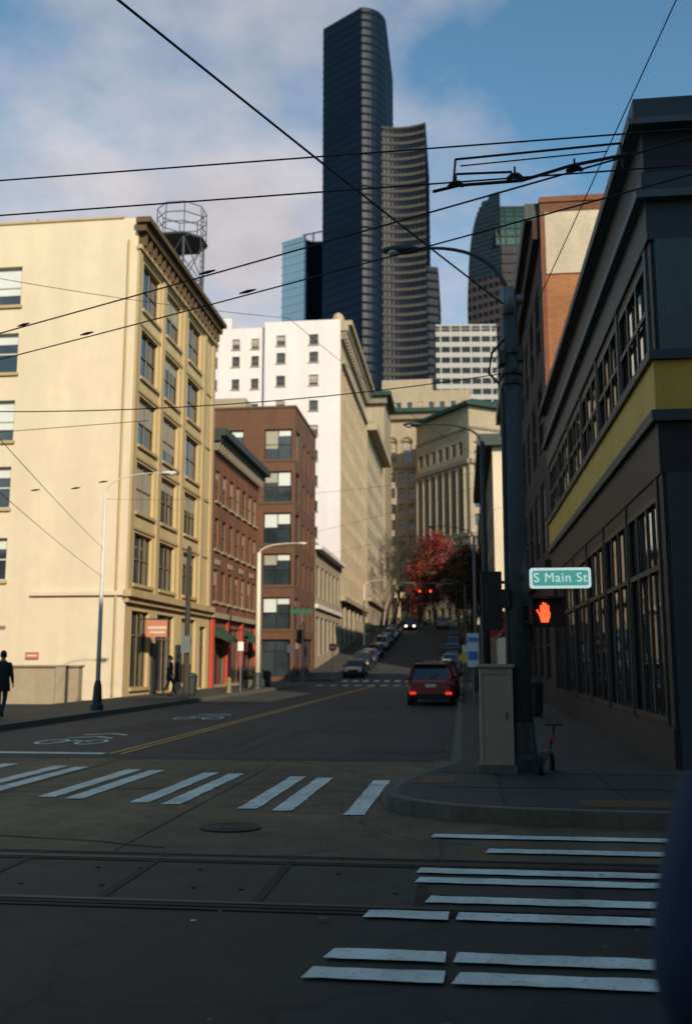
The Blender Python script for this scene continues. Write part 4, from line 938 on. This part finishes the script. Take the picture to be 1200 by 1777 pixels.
# ---------------- light, sky, camera ----------------
az=math.radians(150.5); el=math.radians(25)
sd=Vector((math.sin(az)*math.cos(el),math.cos(az)*math.cos(el),math.sin(el)))
L=bpy.data.lights.new('sun','SUN'); L.energy=5.0; L.angle=math.radians(.5); L.color=(1,.86,.66)
lo=bpy.data.objects.new('sun',L); S.collection.objects.link(lo); lo.rotation_euler=sd.to_track_quat('Z','Y').to_euler()
W=bpy.data.worlds.new("World"); S.world=W; W.use_nodes=True; nt=W.node_tree; bg=nt.nodes['Background']
sk=nt.nodes.new('ShaderNodeTexSky'); sk.sky_type='NISHITA'; sk.sun_disc=False; sk.sun_elevation=el; sk.sun_rotation=az; sk.air_density=1.0; sk.dust_density=.4; sk.ozone_density=2.0
tc=nt.nodes.new('ShaderNodeTexCoord'); sp=nt.nodes.new('ShaderNodeSeparateXYZ'); nt.links.new(tc.outputs['Generated'],sp.inputs[0])
def mth(op,a,b):
    n=nt.nodes.new('ShaderNodeMath'); n.operation=op
    for i,v in enumerate((a,b)):
        if hasattr(v,'links'): nt.links.new(v,n.inputs[i])
        else: n.inputs[i].default_value=v
    return n.outputs[0]
zz=mth('ADD',mth('MAXIMUM',sp.outputs[2],0),.25)
cb=nt.nodes.new('ShaderNodeCombineXYZ'); nt.links.new(mth('DIVIDE',sp.outputs[0],zz),cb.inputs[0]); nt.links.new(mth('DIVIDE',sp.outputs[1],zz),cb.inputs[1])
n1=noise(nt,cb.outputs[0],2.1,8,.56)
ctr=mth('MULTIPLY',mth('ABSOLUTE',mth('ADD',sp.outputs[0],.20),0),-.95)
low=mth('MULTIPLY',mth('SUBTRACT',sp.outputs[2],.42),-.40)
fac=mth('ADD',mth('ADD',n1,low),mth('ADD',ctr,.185))
cl=ramp(nt,fac,.38,.68)
n2=noise(nt,cb.outputs[0],3.4,8,.6)
ccol=mixc(nt,ramp(nt,n2,.32,.68),(4.5,4.35,4.75),(6.5,6.05,6.15))
skb=mixc(nt,1.0,sk.outputs[0],(1.0,1.38,1.34),'MULTIPLY')
fin=mixc(nt,cl,skb,ccol)
nt.links.new(fin,bg.inputs['Color']); bg.inputs['Strength'].default_value=.115
psi,th=math.radians(6.9),math.radians(9.0)
F=Vector((-math.sin(psi)*math.cos(th),math.cos(psi)*math.cos(th),math.sin(th)));R=Vector((math.cos(psi),math.sin(psi),0));Uc=R.cross(F)
cam=bpy.data.cameras.new('camera'); co=bpy.data.objects.new('camera',cam); S.collection.objects.link(co); S.camera=co
cam.sensor_fit='VERTICAL'; cam.sensor_height=36; cam.lens=36*1650/1777; cam.clip_end=6000; cam.clip_start=.05
co.matrix_world=Matrix(((R.x,Uc.x,-F.x,0),(R.y,Uc.y,-F.y,0),(R.z,Uc.z,-F.z,1.6),(0,0,0,1)))
cam.dof.use_dof=True; cam.dof.focus_distance=7.5; cam.dof.aperture_fstop=1.8
